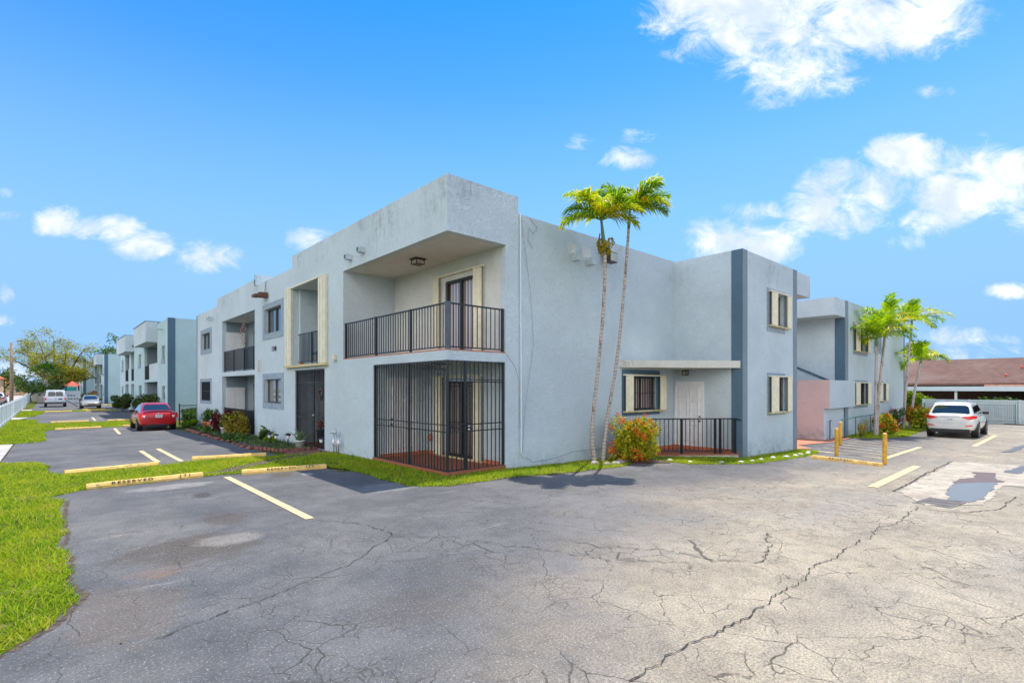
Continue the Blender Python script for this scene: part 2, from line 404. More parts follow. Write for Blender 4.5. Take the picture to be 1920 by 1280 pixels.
def f_asph(g, b):
    p = g.pos(); s = g.sep(p); x, y = s[0], s[1]
    n1 = g.noise(p, .16, 5, .6); n2 = g.noise(p, .8, 6, .65); n3 = g.noise(p, 4, 5, .7)
    # worn pale driving lane (small y) against the sealed, bluish parking bays
    q = g.m('ADD', y, g.m('MULTIPLY', g.m('SUBTRACT', n1, .5), 9)); q = g.m('ADD', q, g.m('MULTIPLY', g.m('SUBTRACT', n2, .5), 4))
    q = g.m('SUBTRACT', q, g.m('MULTIPLY', g.ramp(x, 1, 7), 3.0))
    pale = g.ramp(q, 3.7, -.4)
    pale = g.m('MULTIPLY', pale, g.ramp(g.m('ADD', x, g.m('MULTIPLY', n1, 3)), 1.2, 4.2))
    sealed = g.mix(g.ramp(n2, .3, .7), (.088, .090, .096), (.175, .168, .168))
    sealed = g.mix(g.m('MULTIPLY', g.ramp(n1, .5, .68), .55), sealed, (.31, .28, .24))
    worn = g.mix(g.ramp(n2, .3, .72), (.37, .30, .21), (.58, .475, .335))
    c = g.mix(pale, sealed, worn)
    mid = g.m('MULTIPLY', g.ramp(g.noise(g.scale(p, (.35, 1.0, 1)), .55, 4), .45, .65), g.ramp(x, 3, 9))
    c = g.mix(g.m('MULTIPLY', mid, .45), c, (.33, .30, .265))
    scuff = g.noise(g.scale(p, (.45, 2.2, 1)), 1.1, 6, .7)
    c = g.mix(g.m('MULTIPLY', g.ramp(scuff, .60, .74), .5), c, (.46, .40, .33))
    # oil and rust stains in the first bay, each with its own place and outline
    wob = g.m('ADD', g.m('MULTIPLY', g.m('SUBTRACT', n2, .5), 2.8), g.m('MULTIPLY', g.m('SUBTRACT', g.noise(g.scale(p, (1, 1.6, 1)), 2.6, 6, .75), .5), 2.6))
    def blot(cx, cy, rx, ry, e=.25):
        qq = g.m('ADD', g.m('POWER', g.m('DIVIDE', g.m('SUBTRACT', x, cx), rx), 2), g.m('POWER', g.m('DIVIDE', g.m('SUBTRACT', y, cy), ry), 2))
        return g.ramp(g.m('ADD', qq, wob), 1.1, e)
    c = g.mix(g.m('MULTIPLY', blot(1.25, 7.5, .85, .9, .1), .8), c, (.10, .078, .055))
    c = g.mix(g.m('MULTIPLY', blot(1.85, 7.75, .42, .30, .1), .75), c, (.33, .29, .25))
    c = g.mix(g.m('MULTIPLY', blot(.9, 6.9, .35, .25, .1), .5), c, (.30, .17, .09))
    c = g.mix(g.m('MULTIPLY', blot(2.05, 9.0, .3, .45), .6), c, (.105, .075, .055))
    c = g.mix(g.m('MULTIPLY', blot(1.9, 12.7, .9, .35), .6), c, (.42, .39, .36))
    c = g.mix(g.m('MULTIPLY', blot(4.1, 12.7, .3, .28), .8), c, (.10, .06, .03))
    c = g.mix(g.m('MULTIPLY', blot(5.2, 9.6, .8, .5), .35), c, (.42, .40, .38))
    c = g.mix(g.m('MULTIPLY', blot(4.6, 12.4, .13, .22), .8), c, (.5, .5, .48))
    c = g.mix(g.m('MULTIPLY', blot(2.2, 11.25, .2, .32), .85), c, (.045, .04, .035))
    c = g.mix(g.m('MULTIPLY', blot(.5, 5.9, .5, .9), .45), c, (.20, .15, .10))
    c = g.mix(g.m('MULTIPLY', blot(2.4, 4.2, .5, .5), .35), c, (.12, .10, .08))
    c = g.mix(g.m('MULTIPLY', g.ramp(n3, .44, .66), .28), c, (.075, .07, .068))
    # aggregate grain
    sp = g.ramp(g.noise(p, 48, 4, .85), .40, .60)
    c = g.mix(g.m('MULTIPLY', g.m('SUBTRACT', 1, sp), .58), c, (.07, .065, .065))
    c = g.mix(g.m('MULTIPLY', g.ramp(g.noise(p, 42, 3, .85), .57, .67), g.m('ADD', .46, g.m('MULTIPLY', pale, .2))), c, (.62, .57, .50))
    # cracks
    wv = g.new('ShaderNodeVectorMath', operation='MULTIPLY_ADD'); g.l.new(g.noisec(p, 3.4, 7), wv.inputs[0]); wv.inputs[1].default_value = (.27, .27, 0); g.l.new(p, wv.inputs[2])
    wp = wv.outputs[0]; flat = g.scale(wp, (1, 1, 0))
    e1 = g.vor(flat, 1.25, 'DISTANCE_TO_EDGE'); e2 = g.vor(flat, 3.6, 'DISTANCE_TO_EDGE'); e3 = g.vor(flat, 6.5, 'DISTANCE_TO_EDGE')
    vis1 = g.ramp(g.noise(p, .8, 6, .7), .45, .56); vis2 = g.ramp(g.noise(g.scale(p, (1.3, 1, 1)), .7, 6, .7), .49, .60); vis3 = g.ramp(g.noise(p, .9, 6, .7), .53, .64)
    near = g.m('ADD', .25, g.m('MULTIPLY', g.ramp(y, 11, 5), .75))
    k1 = g.m('MULTIPLY', g.ramp(e1, .0085, .002), vis1); k2 = g.m('MULTIPLY', g.ramp(e2, .019, .004), vis2); k3 = g.m('MULTIPLY', g.ramp(e3, .034, .008), vis3)
    k = g.m('MULTIPLY', g.m('MAXIMUM', k1, g.m('MAXIMUM', k2, g.m('MULTIPLY', k3, .8))), near)
    c = g.mix(g.m('MULTIPLY', k, .8), c, (.055, .047, .038))
    g.l.new(c, b.inputs['Base Color'])
    g.l.new(g.m('ADD', .78, g.m('MULTIPLY', n3, .2)), b.inputs['Roughness'])
    h = g.m('SUBTRACT', g.m('ADD', g.m('MULTIPLY', g.noise(p, 70, 3, .7), .35), g.m('MULTIPLY', n2, .5)), g.m('MULTIPLY', k, .6))
    bumpn(g, b, h, .6, .02)
mat('asphalt', f_asph, rough=.9, spec=.25)
def f_patch(g, b):
    p = g.pos(); n2 = g.noise(p, 1.2, 6, .7); n4 = g.noise(p, 4.5, 6, .75)
    c = g.mix(g.ramp(n2, .3, .7), (.42, .35, .27), (.58, .50, .39))
    c = g.mix(g.m('MULTIPLY', g.ramp(n4, .52, .62), .5), c, (.17, .15, .12))
    c = g.mix(g.m('MULTIPLY', g.ramp(g.noise(p, 60, 2), .5, .66), .4), c, (.12, .11, .10))
    c = g.mix(g.m('MULTIPLY', g.ramp(g.noise(p, 1.1, 3), .58, .68), .4), c, (.36, .25, .19))
    g.l.new(c, b.inputs['Base Color']); bumpn(g, b, g.m('ADD', n4, g.noise(p, 50, 2)), .6, .02)
mat('old_patch', f_patch, rough=.9, spec=.25)
def f_ground(g, b):
    p = g.pos(); n = g.noise(p, .8, 6, .7); n2 = g.noise(p, 14, 5, .7)
    c = g.mix(g.ramp(n, .3, .7), (.06, .085, .008), (.13, .15, .014))
    c = g.mix(g.m('MULTIPLY', g.ramp(n2, .5, .7), .5), c, (.05, .06, .02))
    c = g.mix(g.m('MULTIPLY', g.ramp(g.noise(p, 2.2, 5, .7), .52, .62), .85), c, (.24, .17, .10))
    g.l.new(c, b.inputs['Base Color']); bumpn(g, b, n2, .8, .03)
mat('turf', f_ground, rough=1, spec=.1)
def leafmat(name, stops, trans=.35, rough=.5, patch=None):
    def fn(g, b):
        ge = g.new('ShaderNodeNewGeometry'); c = g.cramp(ge.outputs['Random Per Island'], stops)
        if patch:
            c = g.mix(g.m('MULTIPLY', g.ramp(g.noise(ge.outputs['Position'], patch[0], 4), .45, .68), patch[2]), c, patch[1])
        g.l.new(c, b.inputs['Base Color'])
        tr = g.new('ShaderNodeBsdfTranslucent'); g.l.new(g.mix(1, c, (1.15, 1.2, .6), 'MULTIPLY'), tr.inputs[0])
        ms = g.new('ShaderNodeMixShader'); ms.inputs[0].default_value = trans
        g.l.new(b.outputs[0], ms.inputs[1]); g.l.new(tr.outputs[0], ms.inputs[2])
        g.l.new(ms.outputs[0], g.n['Material Output'].inputs[0])
    return mat(name, fn, rough=rough, spec=.3)
leafmat('grass', [(0, (.07, .17, .008)), (.45, (.25, .40, .010)), (.8, (.46, .54, .014)), (.95, (.56, .50, .10)), (1, (.48, .32, .12))], .45, .8, (.8, (.52, .50, .03), .6))
leafmat('palm_green', [(0, (.10, .22, .012)), (.5, (.28, .44, .015)), (1, (.52, .60, .02))], .58, .4)
leafmat('palm_yellow', [(0, (.26, .38, .01)), (.4, (.56, .62, .012)), (.8, (.78, .70, .015)), (1, (.62, .34, .03))], .58, .4)
leafmat('palm_dark', [(0, (.03, .07, .012)), (1, (.09, .17, .03))], .3)
leafmat('palm_fruit', [(0, (.34, .27, .02)), (.6, (.52, .42, .03)), (1, (.20, .11, .03))], .35)
leafmat('dead_leaf', [(0, (.14, .07, .06)), (1, (.32, .20, .12))], .2)
leafmat('ixora_leaf', [(0, (.08, .12, .008)), (.35, (.26, .30, .014)), (.75, (.55, .52, .02)), (1, (.70, .46, .03))], .35, .4)
leafmat('ixora_bloom', [(0, (.62, .03, .01)), (.5, (.75, .08, .015)), (1, (.80, .20, .03))], .3)
leafmat('croton_leaf', [(0, (.07, .07, .01)), (.4, (.25, .22, .015)), (.8, (.42, .34, .03)), (1, (.30, .06, .03))], .3)
leafmat('red_leaf', [(0, (.06, .01, .015)), (1, (.20, .02, .03))], .3)
leafmat('green_leaf', [(0, (.03, .07, .015)), (.6, (.07, .15, .025)), (1, (.16, .27, .03))], .3)
leafmat('lime_leaf', [(0, (.12, .22, .012)), (1, (.36, .45, .03))], .4)
leafmat('hedge_leaf', [(0, (.015, .04, .008)), (.6, (.045, .085, .014)), (1, (.16, .17, .03))], .25)
leafmat('tree_leaf', [(0, (.13, .15, .02)), (.45, (.33, .34, .025)), (.8, (.50, .44, .03)), (1, (.50, .34, .08))], .45)
leafmat('far_leaf', [(0, (.04, .09, .012)), (1, (.13, .20, .03))], .3)
leafmat('aloe_leaf', [(0, (.12, .19, .09)), (1, (.22, .30, .15))], .15)
leafmat('petals', [(0, (.6, .5, .5)), (1, (.7, .6, .55))], .2)
leafmat('pink_petals', [(0, (.6, .02, .12)), (1, (.7, .06, .1))], .2)
leafmat('litter', [(0, (.16, .10, .06)), (1, (.30, .2, .12))], .1)
def f_trunk(g, b):
    p = g.pos(); z = g.sep(p)[2]
    ring = g.ramp(g.m('SINE', g.m('ADD', g.m('MULTIPLY', z, 62), g.m('MULTIPLY', g.noise(p, 8), 4))), .6, 1)
    c = g.mix(g.ramp(g.noise(g.scale(p, (6, 6, 1.5)), 2.2, 5, .7), .50, .66), (.50, .44, .40), (.17, .135, .115))
    c = g.mix(g.m('MULTIPLY', ring, .6), c, (.08, .065, .055))
    g.l.new(c, b.inputs['Base Color']); bumpn(g, b, ring, .4, .01)
mat('palm_trunk', f_trunk, rough=.9, spec=.2)
simple('crownshaft', (.13, .21, .13), .5, var=.3); simple('bark', (.09, .06, .045), .9, var=.4, bump=.8, sc=8)
def f_roof(g, b):
    p = g.pos(); br = g.new('ShaderNodeTexBrick'); s = g.sep(p); cb = g.new('ShaderNodeCombineXYZ')
    g.set(cb, 0, s[1]); g.set(cb, 1, s[2]); g.l.new(cb.outputs[0], br.inputs[0])
    br.inputs['Scale'].default_value = 1; br.inputs['Brick Width'].default_value = .35; br.inputs['Row Height'].default_value = .145
    br.inputs['Mortar Size'].default_value = .014
    br.inputs['Color1'].default_value = (.125, .06, .04, 1); br.inputs['Color2'].default_value = (.18, .09, .058, 1); br.inputs['Mortar'].default_value = (.10, .045, .035, 1)
    c = g.mix(g.m('MULTIPLY', g.ramp(g.noise(p, .35, 5), .45, .7), .6), br.outputs[0], (.20, .13, .10))
    g.l.new(c, b.inputs['Base Color'])
mat('roof_shingle', f_roof, rough=.9)
simple('roof_orange', (.50, .13, .05), .8, var=.2, sc=3)
def f_stop(g, b):
    p = g.pos(); n = g.noise(p, 7, 6, .7); z = g.sep(p)[2]
    c = g.mix(g.ramp(n, .3, .7), (.72, .44, .10), (.84, .58, .21))
    c = g.mix(g.m('MULTIPLY', g.ramp(g.noise(p, 3.2, 5, .75), .56, .66), .8), c, (.17, .12, .06))
    c = g.mix(g.m('MULTIPLY', g.ramp(g.noise(p, 1.7, 5, .75), .62, .68), .7), c, (.62, .58, .50))
    g.l.new(c, b.inputs['Base Color']); bumpn(g, b, n, .5, .01)
mat('stop_yellow', f_stop, rough=.8)
def f_line(g, b):
    p = g.pos(); n = g.noise(p, 9, 6, .75)
    c = g.mix(g.ramp(n, .50, .62), (.72, .54, .26), (.36, .31, .25))
    g.l.new(c, b.inputs['Base Color'])
mat('line_paint', f_line, rough=.8)
def f_thin(g, b):
    p = g.pos(); n = g.noise(p, 5, 6, .75)
    g.l.new(g.mix(g.ramp(n, .52, .66), (.78, .60, .34), (.34, .30, .25)), b.inputs['Base Color'])
mat('line_faded', f_thin, rough=.8)
def f_water(g, b): b.inputs['Base Color'].default_value = (.17, .165, .155, 1); b.inputs['Roughness'].default_value = .32; b.inputs['Specular IOR Level'].default_value = .7
mat('puddle_water', f_water, rough=.1)
simple('puddle_mud', (.15, .085, .06), .5); simple('crack_fill', (.045, .04, .036), .9); simple('wet_dark', (.12, .115, .11), .5)
def f_pick(g, b):
    g.l.new(g.mix(g.noise(g.pos(), 2), (.70, .76, .78), (.78, .82, .84)), b.inputs['Base Color'])
mat('picket', f_pick, rough=.4)
# ---------------- ground ----------------
def ragged(poly, amp=.05, step=.16, seed=1):
    r = random.Random(seed); out = []; off = 0
    for i, a in enumerate(poly):
        b = poly[(i+1) % len(poly)]; a = Vector(a); b = Vector(b); L = (b-a).length; k = max(1, int(L/step)) if L < 14 else 1
        if a.x > 6.7 and b.x > 6.7 and a.y > 9.7: k = 1
        n = Vector((-(b-a).y, (b-a).x)).normalized()
        for j in range(k):
            off = off*.6+r.uniform(-amp, amp)*.8 if k > 1 else 0
            out.append(tuple(a.lerp(b, j/k)+n*off))
    return out
sheet('ground', [[(-400, -60), (400, -60), (400, 700), (-400, 700)]], -.02, 'turf')
sheet('asphalt', [[(-1.9, -14), (46.4, -14), (46.4, 7.9), (26.1, 7.9), (26.1, 12), (6.9, 12), (6.9, 12.1), (5.3, 12.1), (5.3, 50), (6.5, 60), (6.5, 130), (-1.2, 130), (-1.2, 45), (-.95, 28.5), (-1.0, 20), (-1.9, 20)]], 0, 'asphalt')
GR1 = [(-9, 1.5), (-2.5, 3.9), (-.9, 5.1), (-.27, 5.6), (.02, 5.95), (.24, 6.57), (.12, 7.2), (.19, 8.08), (.1, 8.8), (.2, 9.58), (.16, 10.9), (.24, 12.31), (-.02, 12.9), (.5, 13.42), (2.7, 13.6), (3.5, 13.55), (5.35, 13.2), (5.62, 12.4), (5.6, 11), (5.57, 9.5), (5.75, 9.15), (6.21, 8.88), (7.8, 8.75), (9.75, 8.43), (11.4, 8.38), (12.3, 8.6), (12.9, 9.0), (13.4, 8.95), (13.6, 7.9), (13.69, 7.44), (15.45, 6.45), (18.49, 6.27), (20.5, 6.35), (21.5, 6.7), (21.4, 7.37), (16.7, 7.37), (13.9, 9.8), (6.85, 9.8), (6.83, 16.1), (6.2, 16.2), (4.92, 16.45), (3.62, 17.05), (2.25, 16.55), (.3, 16.3), (.08, 16.75), (.02, 18.8), (-.33, 20.1), (-1.0, 20.45), (-9, 20.45)]
GR2 = [(-9, 27.9), (-1.3, 28.0), (-1.0, 28.3), (-.3, 28.6), (-.12, 29.5), (-.12, 35.2), (.1, 37.7), (.4, 38.0), (5.3, 38.6), (5.6, 41), (5.3, 44.7), (-.2, 45.0), (-.5, 46), (-.55, 50.5), (-1.7, 51.6), (-9, 51.6)]
GR3 = [(-9, 55.5), (-.9, 55.6), (-.35, 61.5), (-.3, 66), (5.2, 66), (5.3, 69.5), (-.6, 69.4), (-.9, 70.8), (-9, 71)]
GR4 = [(-9, 75.2), (-2, 75.3), (-1.4, 90), (-1.4, 130), (-9, 130)]
GR5 = [(28.9, 7.75), (28.2, 7.2), (29.0, 6.2), (31.5, 5.7), (33.0, 5.75), (38, 6.0), (46, 6.2), (46, 7.75)]
GR1, GR2, GR3, GR5 = ragged(GR1), ragged(GR2, .08, .4, 2), ragged(GR3, .1, .6, 3), ragged(GR5, .07, .3, 4)
sheet('lawn', [GR1, GR2, GR3, GR4, GR5], .006, 'turf')
sheet('pavement', [[(-9, 20.5), (-1.02, 20.5), (-1.0, 28.1), (-9, 27.85)], [(-9, 51.7), (-1.6, 51.7), (-1.0, 55.5), (-9, 55.4)], [(-9, 71.1), (-1.2, 71.1), (-1.2, 75.1), (-9, 75.1)]], .012, 'concrete')
sheet('bare_earth', [[(2.7, 13.95), (3.3, 13.85), (3.9, 14.4), (4.9, 15.3), (5.9, 15.75), (6.3, 16.2), (5.6, 16.15), (4.6, 15.6), (3.6, 14.75)], [(12.6, 8.5), (13.4, 8.0), (13.9, 8.5), (13.9, 9.3), (13, 9.7), (12.4, 9.1)]], .012, 'soil')
sheet('flower_bed', [[(5.75, 17.5), (6.83, 17.4), (6.83, 38.2), (6.2, 38.2), (5.95, 30), (5.6, 25), (5.25, 19.2), (5.45, 18.1)]], .05, 'soil')
sheet('paver_path', [[(5.3, 16.35), (6.83, 16.1), (6.83, 17.35), (5.8, 17.35)]], .014, 'edging')
sheet('terracotta_path', [[(22.0, 7.0), (22.9, 7.85), (25.6, 7.2), (28.0, 7.3), (27.9, 7.84), (26.1, 7.9), (26.1, 14), (21.45, 14), (21.45, 7.4)]], .02, 'red_path')
sheet('repair_patch', [ragged([(13.32, 2.62), (21.6, 2.8), (22.5, .2), (16.9, -.2), (16.4, 1.2), (12.9, 1.25), (11.9, 1.9)], .045, .12, 9)], .008, 'old_patch')
sheet('puddle', [ragged([(12.9, 1.72), (13.6, 1.86), (14.6, 1.98), (15.5, 2.02), (16.2, 1.92), (17.1, 1.55), (16.9, 1.34), (16.3, 1.40), (15.6, 1.3), (14.6, 1.33), (13.6, 1.26), (13.0, 1.45)], .05, .10, 12)], .016, 'puddle_water')
sheet('mud', [ragged([(15.6, 2.0), (16.7, 2.1), (17.6, 1.85), (18.8, 2.0), (19.1, 1.65), (17.9, 1.5), (17.2, 1.28), (16.6, 1.62)], .06, .14, 13)], .018, 'puddle_mud')
sheet('wet_strip', [ragged([(19.6, 1.5), (23, 1.1), (27, .2), (27, -.2), (22.5, .75), (19.5, 1.2)], .08, .2, 14), ragged([(26, 2.0), (33, 1.4), (33, 1.15), (26.4, 1.75)], .05, .3, 15)], .014, 'wet_dark')
def line(a, b, wd, wob=.0, seg=1):
    a = Vector(a); b = Vector(b); dd = (b-a).normalized(); n = Vector((-dd.y, dd.x))*wd/2
    return [tuple(a-n), tuple(b-n), tuple(b+n), tuple(a+n)]
BAY = []
def bay(name, segs, matn='line_paint'):
    o = sheet(name, segs, .009, matn); return o
bay('bay_line', [line((3.06, 13.2), (3.05, 8.1), .135)])
bay('bay_line', [line((2.35, 21.4), (2.31, 17.4), .13)], 'line_paint')
bay('bay_line', [line((2.88, 21.8), (2.83, 17.15), .13)])
bay('bay_line', [line((2.85, 37.1), (2.63, 31.6), .13)])
bay('bay_line', [line((2.6, 52), (2.5, 46.6), .13)])
bay('bay_line', [line((13.5, 3.1), (19.2, 3.3), .20)])
bay('bay_line', [line((27.9, 2.95), (35, 2.9), .18)])
bay('bay_line', [line((20.7, 4.45), (25.9, 4.35), .17)])
hat = []
for i in range(6):
    hat.append(line((20.9+i*.95, 4.6), (21.9+i*.95 if i else 21.4, 6.9-.02*i), .07))
hat.append(line((20.8, 4.5), (21.6, 7.1), .09))
bay('hatching', hat, 'line_faded')
# long straight joints and wandering cracks in the asphalt
def crack(pts, wd, n=60, jag=.05, seed=1):
    r = random.Random(seed); out = []; P = []
    for i in range(len(pts)-1):
        a = Vector(pts[i]); b = Vector(pts[i+1]); k = max(2, int((b-a).length/.045))
        for j in range(k): P.append(a.lerp(b, j/k))
    P.append(Vector(pts[-1])); off = 0; L = []
    for i, p in enumerate(P):
        t = (P[min(i+1, len(P)-1)]-P[max(0, i-1)]).normalized(); nn = Vector((-t.y, t.x))
        off = off*.86+r.uniform(-jag, jag)*.5; L.append((p+nn*off, nn, wd*r.uniform(.15, 1)))
    for i in range(len(L)-1):
        if r.random() < .06: continue
        (p, n1, w1), (q, n2, w2) = L[i], L[i+1]
        out.append([tuple(p-n1*w1), tuple(q-n2*w2), tuple(q+n2*w2), tuple(p+n1*w1)])
    return out
ck = crack([(11.6, 1.98), (8, 1.97), (4.5, 2.05), (2.6, 2.12), (1.2, 1.6)], .009, seed=2) + crack([(3.1, 8.0), (3.5, 7.2), (3.55, 6.45), (2.6, 5.7), (1.6, 5.35), (.6, 5.1)], .009, seed=3)
ck += crack([(3.55, 6.45), (4.3, 5.3), (4.9, 4.2), (5.4, 3.0)], .009, jag=.12, seed=4) + crack([(13.25, 2.66), (17, 2.78), (21.6, 2.84)], .026, jag=.03, seed=5)
ck += crack([(21.6, 2.84), (21.9, 1.9), (22.6, .2)], .018, jag=.02, seed=6) + crack([(16.4, 1.2), (17, .6), (17.2, 0)], .016, jag=.05, seed=7)
ck += crack([(11.3, 2.0), (11.7, 1.35), (12.6, 1.0), (14.6, .9)], .014, jag=.02, seed=8) + crack([(.25, 9.2), (1.3, 9.0), (2.4, 9.3), (3.0, 9.0)], .008, jag=.08, seed=9)
ck += crack([(5.2, 4.6), (5.9, 3.3), (6.3, 2.6), (7.6, 2.9)], .01, jag=.12, seed=12) + crack([(-1.02, 20.5), (-1.0, 28)], .03, jag=.02, seed=13)
ck += crack([(19.5, 1.0), (25, .2), (33, -1.5)], .02, jag=.1, seed=14)+ crack([(23, 3.2), (26, 1.2), (31, -.2)], .015, jag=.1, seed=15)
rim = [(-2.5, 3.86), (-.9, 5.06), (-.25, 5.55), (.05, 5.95), (.27, 6.57), (.15, 7.2), (.22, 8.08), (.13, 8.8), (.23, 9.58), (.19, 10.9), (.27, 12.31)]
sheet('bare_earth', crack(rim, .045, jag=.015, seed=31)+crack([(5.6, 9.5), (6.2, 8.85), (7.8, 8.73), (9.75, 8.40), (11.4, 8.35), (12.5, 8.55)], .03, jag=.015, seed=33)+crack([(.5, 13.38), (2.7, 13.56), (5.3, 13.16)], .03, jag=.015, seed=34), .003, 'soil')
sheet('asphalt_cracks', ck, .0115, 'crack_fill')

# ---------------- main apartment building ----------------
XF, YE = 6.84, 9.81
B = wthing('apartment_building', 'two storey grey blue stucco apartment block with barred corner porch, balcony and number 1340', 'building', (XF, YE, 0))
m = MB(); wall(m, XF, 'x', .2, YE, 19.95, -.5, 7.0, [(YE-1, 15.43, 2.93, 5.68), (YE-1, 13.43, .06, 2.70), (17.19, 19.8, 2.9, 5.75), (16.88, 19.65, -.02, 2.7)])
m.build('wall', 'stucco', B)
m = MB(); wall(m, XF, 'x', .2, 19.95, 24.62, -.5, 6.56, [(21.14, 23.18, 4.32, 5.34), (21.14, 23.2, 1.44, 2.41)]); m.build('wall', 'stucco_low', B)
m = MB(); wall(m, XF, 'x', .2, 24.62, 31.57, -.5, 6.87, [(24.66, 30.4, 2.86, 5.53), (24.66, 30.4, -.05, 2.64)])
m.box(6.84, 9.0, 24.5, 24.72, 6.6, 7.08); m.build('wall', 'stucco', B)
m = MB(); wall(m, XF, 'x', .2, 31.57, 36.6, -.5, 6.48, [(33.11, 35.23, 4.28, 5.22), (33.0, 35.45, 1.32, 2.41)]); m.build('wall', 'stucco_low', B)
# end wall: the raised corner block, then the long lower run to the wing
m = MB(); wall(m, YE, 'y', .2, XF+.2, 9.07, -.5, 7.0, [(0, 8.63, 2.93, 5.68), (0, 8.62, .06, 2.70)])
m.box(8.87, 9.07, YE+.2, 19.95, 6.2, 7.0); m.build('wall', 'stucco', B)
m = MB(); wall(m, YE+.025, 'y', .175, 9.07, 16.71, -.5, 6.58, [(14.03, 15.55, 1.33, 2.42)]); m.build('wall', 'stucco_low', B)
m = MB(); wall(m, 16.71, 'x', .2, 7.38, YE+.2, -.6, 6.56, [(8.70, 9.77, -.02, 2.27)]); m.build('wall', 'stucco_low', B)
m = MB(); wall(m, 7.38, 'y', .2, 16.91, 21.42, -.6, 6.56, [(19.2, 20.12, 4.28, 5.40), (19.3, 20.16, 1.22, 2.42)])
m.box(21.22, 21.42, 7.58, 24, -.6, 6.56); m.build('wall', 'stucco_low', B)
m = MB(); m.box(21.42, 22.9, 7.385, 12, 5.68, 6.54); m.build('roof_overhang', 'stucco_low', B)
m = MB(); m.box(7.04, 9, YE+.2, 36.4, 6.1, 6.2); m.box(9, 21.22, YE+.2, 36.4, 6.1, 6.19); m.box(16.91, 21.22, 7.58, YE+.2, 6.1, 6.19); m.build('roof', 'stucco_far', B)
m = MB(); m.box(7.04, 21.4, 36.4, 36.6, -.5, 6.4); m.build('wall', 'stucco_end', B)
# painted corner bands
m = MB(); m.box(16.698, 16.71, 7.372, 7.74, -.5, 6.562); m.build('corner_band', 'stucco_band', B)
m = MB(); m.box(16.698, 17.06, 7.368, 7.38, -.5, 6.563); m.build('corner_band', 'stucco_grey', B)
m = MB(); m.box(21.05, 21.43, 7.366, 7.38, -.5, 6.563); m.build('corner_band', 'stucco_grey', B)
m = MB(); m.box(6.832, 7.0, 36.6, 36.62, -.4, 6.5); m.box(6.828, 6.84, 36.42, 36.62, -.4, 6.5); m.build('corner_band', 'stucco_grey', B)
# upper balcony
m = MB(); m.box(7.04, 8.64, 10.01, 15.43, 2.70, 2.93); m.build('balcony_floor', 'stucco', B)
m = MB(); m.box(6.835, 8.64, 9.80, 15.43, 2.932, 2.955); m.build('floor_tiles', 'orange_tile_edge', B)
m = MB(); m.box(7.04, 8.9, 10.01, 15.43, 5.685, 5.9); m.build('soffit', 'soffit_white', B)
m = MB(); m.box(7.04, 8.84, 15.43, 15.6, 2.93, 5.9); m.build('wall', 'stucco_low', B)
m = MB(); wall(m, 8.64, 'x', .18, 10.01, 15.43, 2.93, 5.9, [(11.02, 12.5, 2.98, 5.14)]); m.build('wall', 'stucco_cream', B)
# barred corner porch below it
m = MB(); m.box(6.90, 8.64, 9.86, 13.43, -.3, .06); m.build('porch_floor', 'tile', B)
m = MB(); m.box(6.822, 6.868, 9.79, 13.44, -.3, .10); m.box(6.868, 8.62, 9.79, 9.845, -.3, .10); m.build('porch_step', 'tile', B)
m = MB(); m.box(7.05, 8.64, 13.40, 13.43, .06, .16); m.box(8.61, 8.64, 12.55, 13.40, .06, .16); m.build('skirting', 'orange_tile_edge', B)
MB().box(8.61, 8.64, 10.01, 10.65, .06, .16).build('skirting', 'orange_tile_edge', B)
m = MB(); m.box(7.04, 8.84, 13.43, 13.6, 0, 2.70); m.build('wall', 'stucco_low', B)
m = MB(); wall(m, 8.64, 'x', .18, 10.01, 13.43, -.2, 2.70, [(11.02, 12.47, .06, 2.26)]); m.build('wall', 'stucco_low', B)

def sliding_door(u0, u1, z0, z1, c, name='sliding_door', grille=False):
    f = mx(c); m = MB(f); t = .07
    for a, b, e, h in ((u0, u0+t, z0, z1), (u1-t, u1, z0, z1), ((u0+u1)/2-.04, (u0+u1)/2+.04, z0, z1)): m.box(a, b, -.10, -.02, e, h)
    m.box(u0, u1, -.10, -.021, z1-t, z1); m.box(u0, u1, -.10, -.021, z0, z0+.07)
    d = m.build(name, 'black_metal', B)
    MB(f).box(u0+t, u1-t, -.13, -.10, z0+.05, z1-t).build('glass', 'pane_curtain', d)
    if grille:
        m = MB(f)
        n = int((u1-u0)/.12)
        for i in range(n+1):
            u = u0+.05+(u1-u0-.1)*i/n; m.box(u-.009, u+.009, -.02, 0, z0+.05, z1-.05)
        for z in (z0+.1, z0+.85, z0+1.0, z1-.15): m.box(u0+.03, u1-.03, -.018, .004, z-.014, z+.014)
        for u in (u0+.35, u0+1.05):
            for k in range(12):
                zz = z0+.2+k*(z1-z0-.4)/12
                m.tube([(u+.05*math.cos(a), .005, zz+.07*math.sin(a)) for a in [j*math.pi/4 for j in range(9)]], .007, 4)
        m.build('grille', 'black_metal', d)
    return d
sliding_door(11.05, 12.47, 2.98, 5.14, 8.64)
sliding_door(11.04, 12.45, .07, 2.25, 8.64, grille=True)
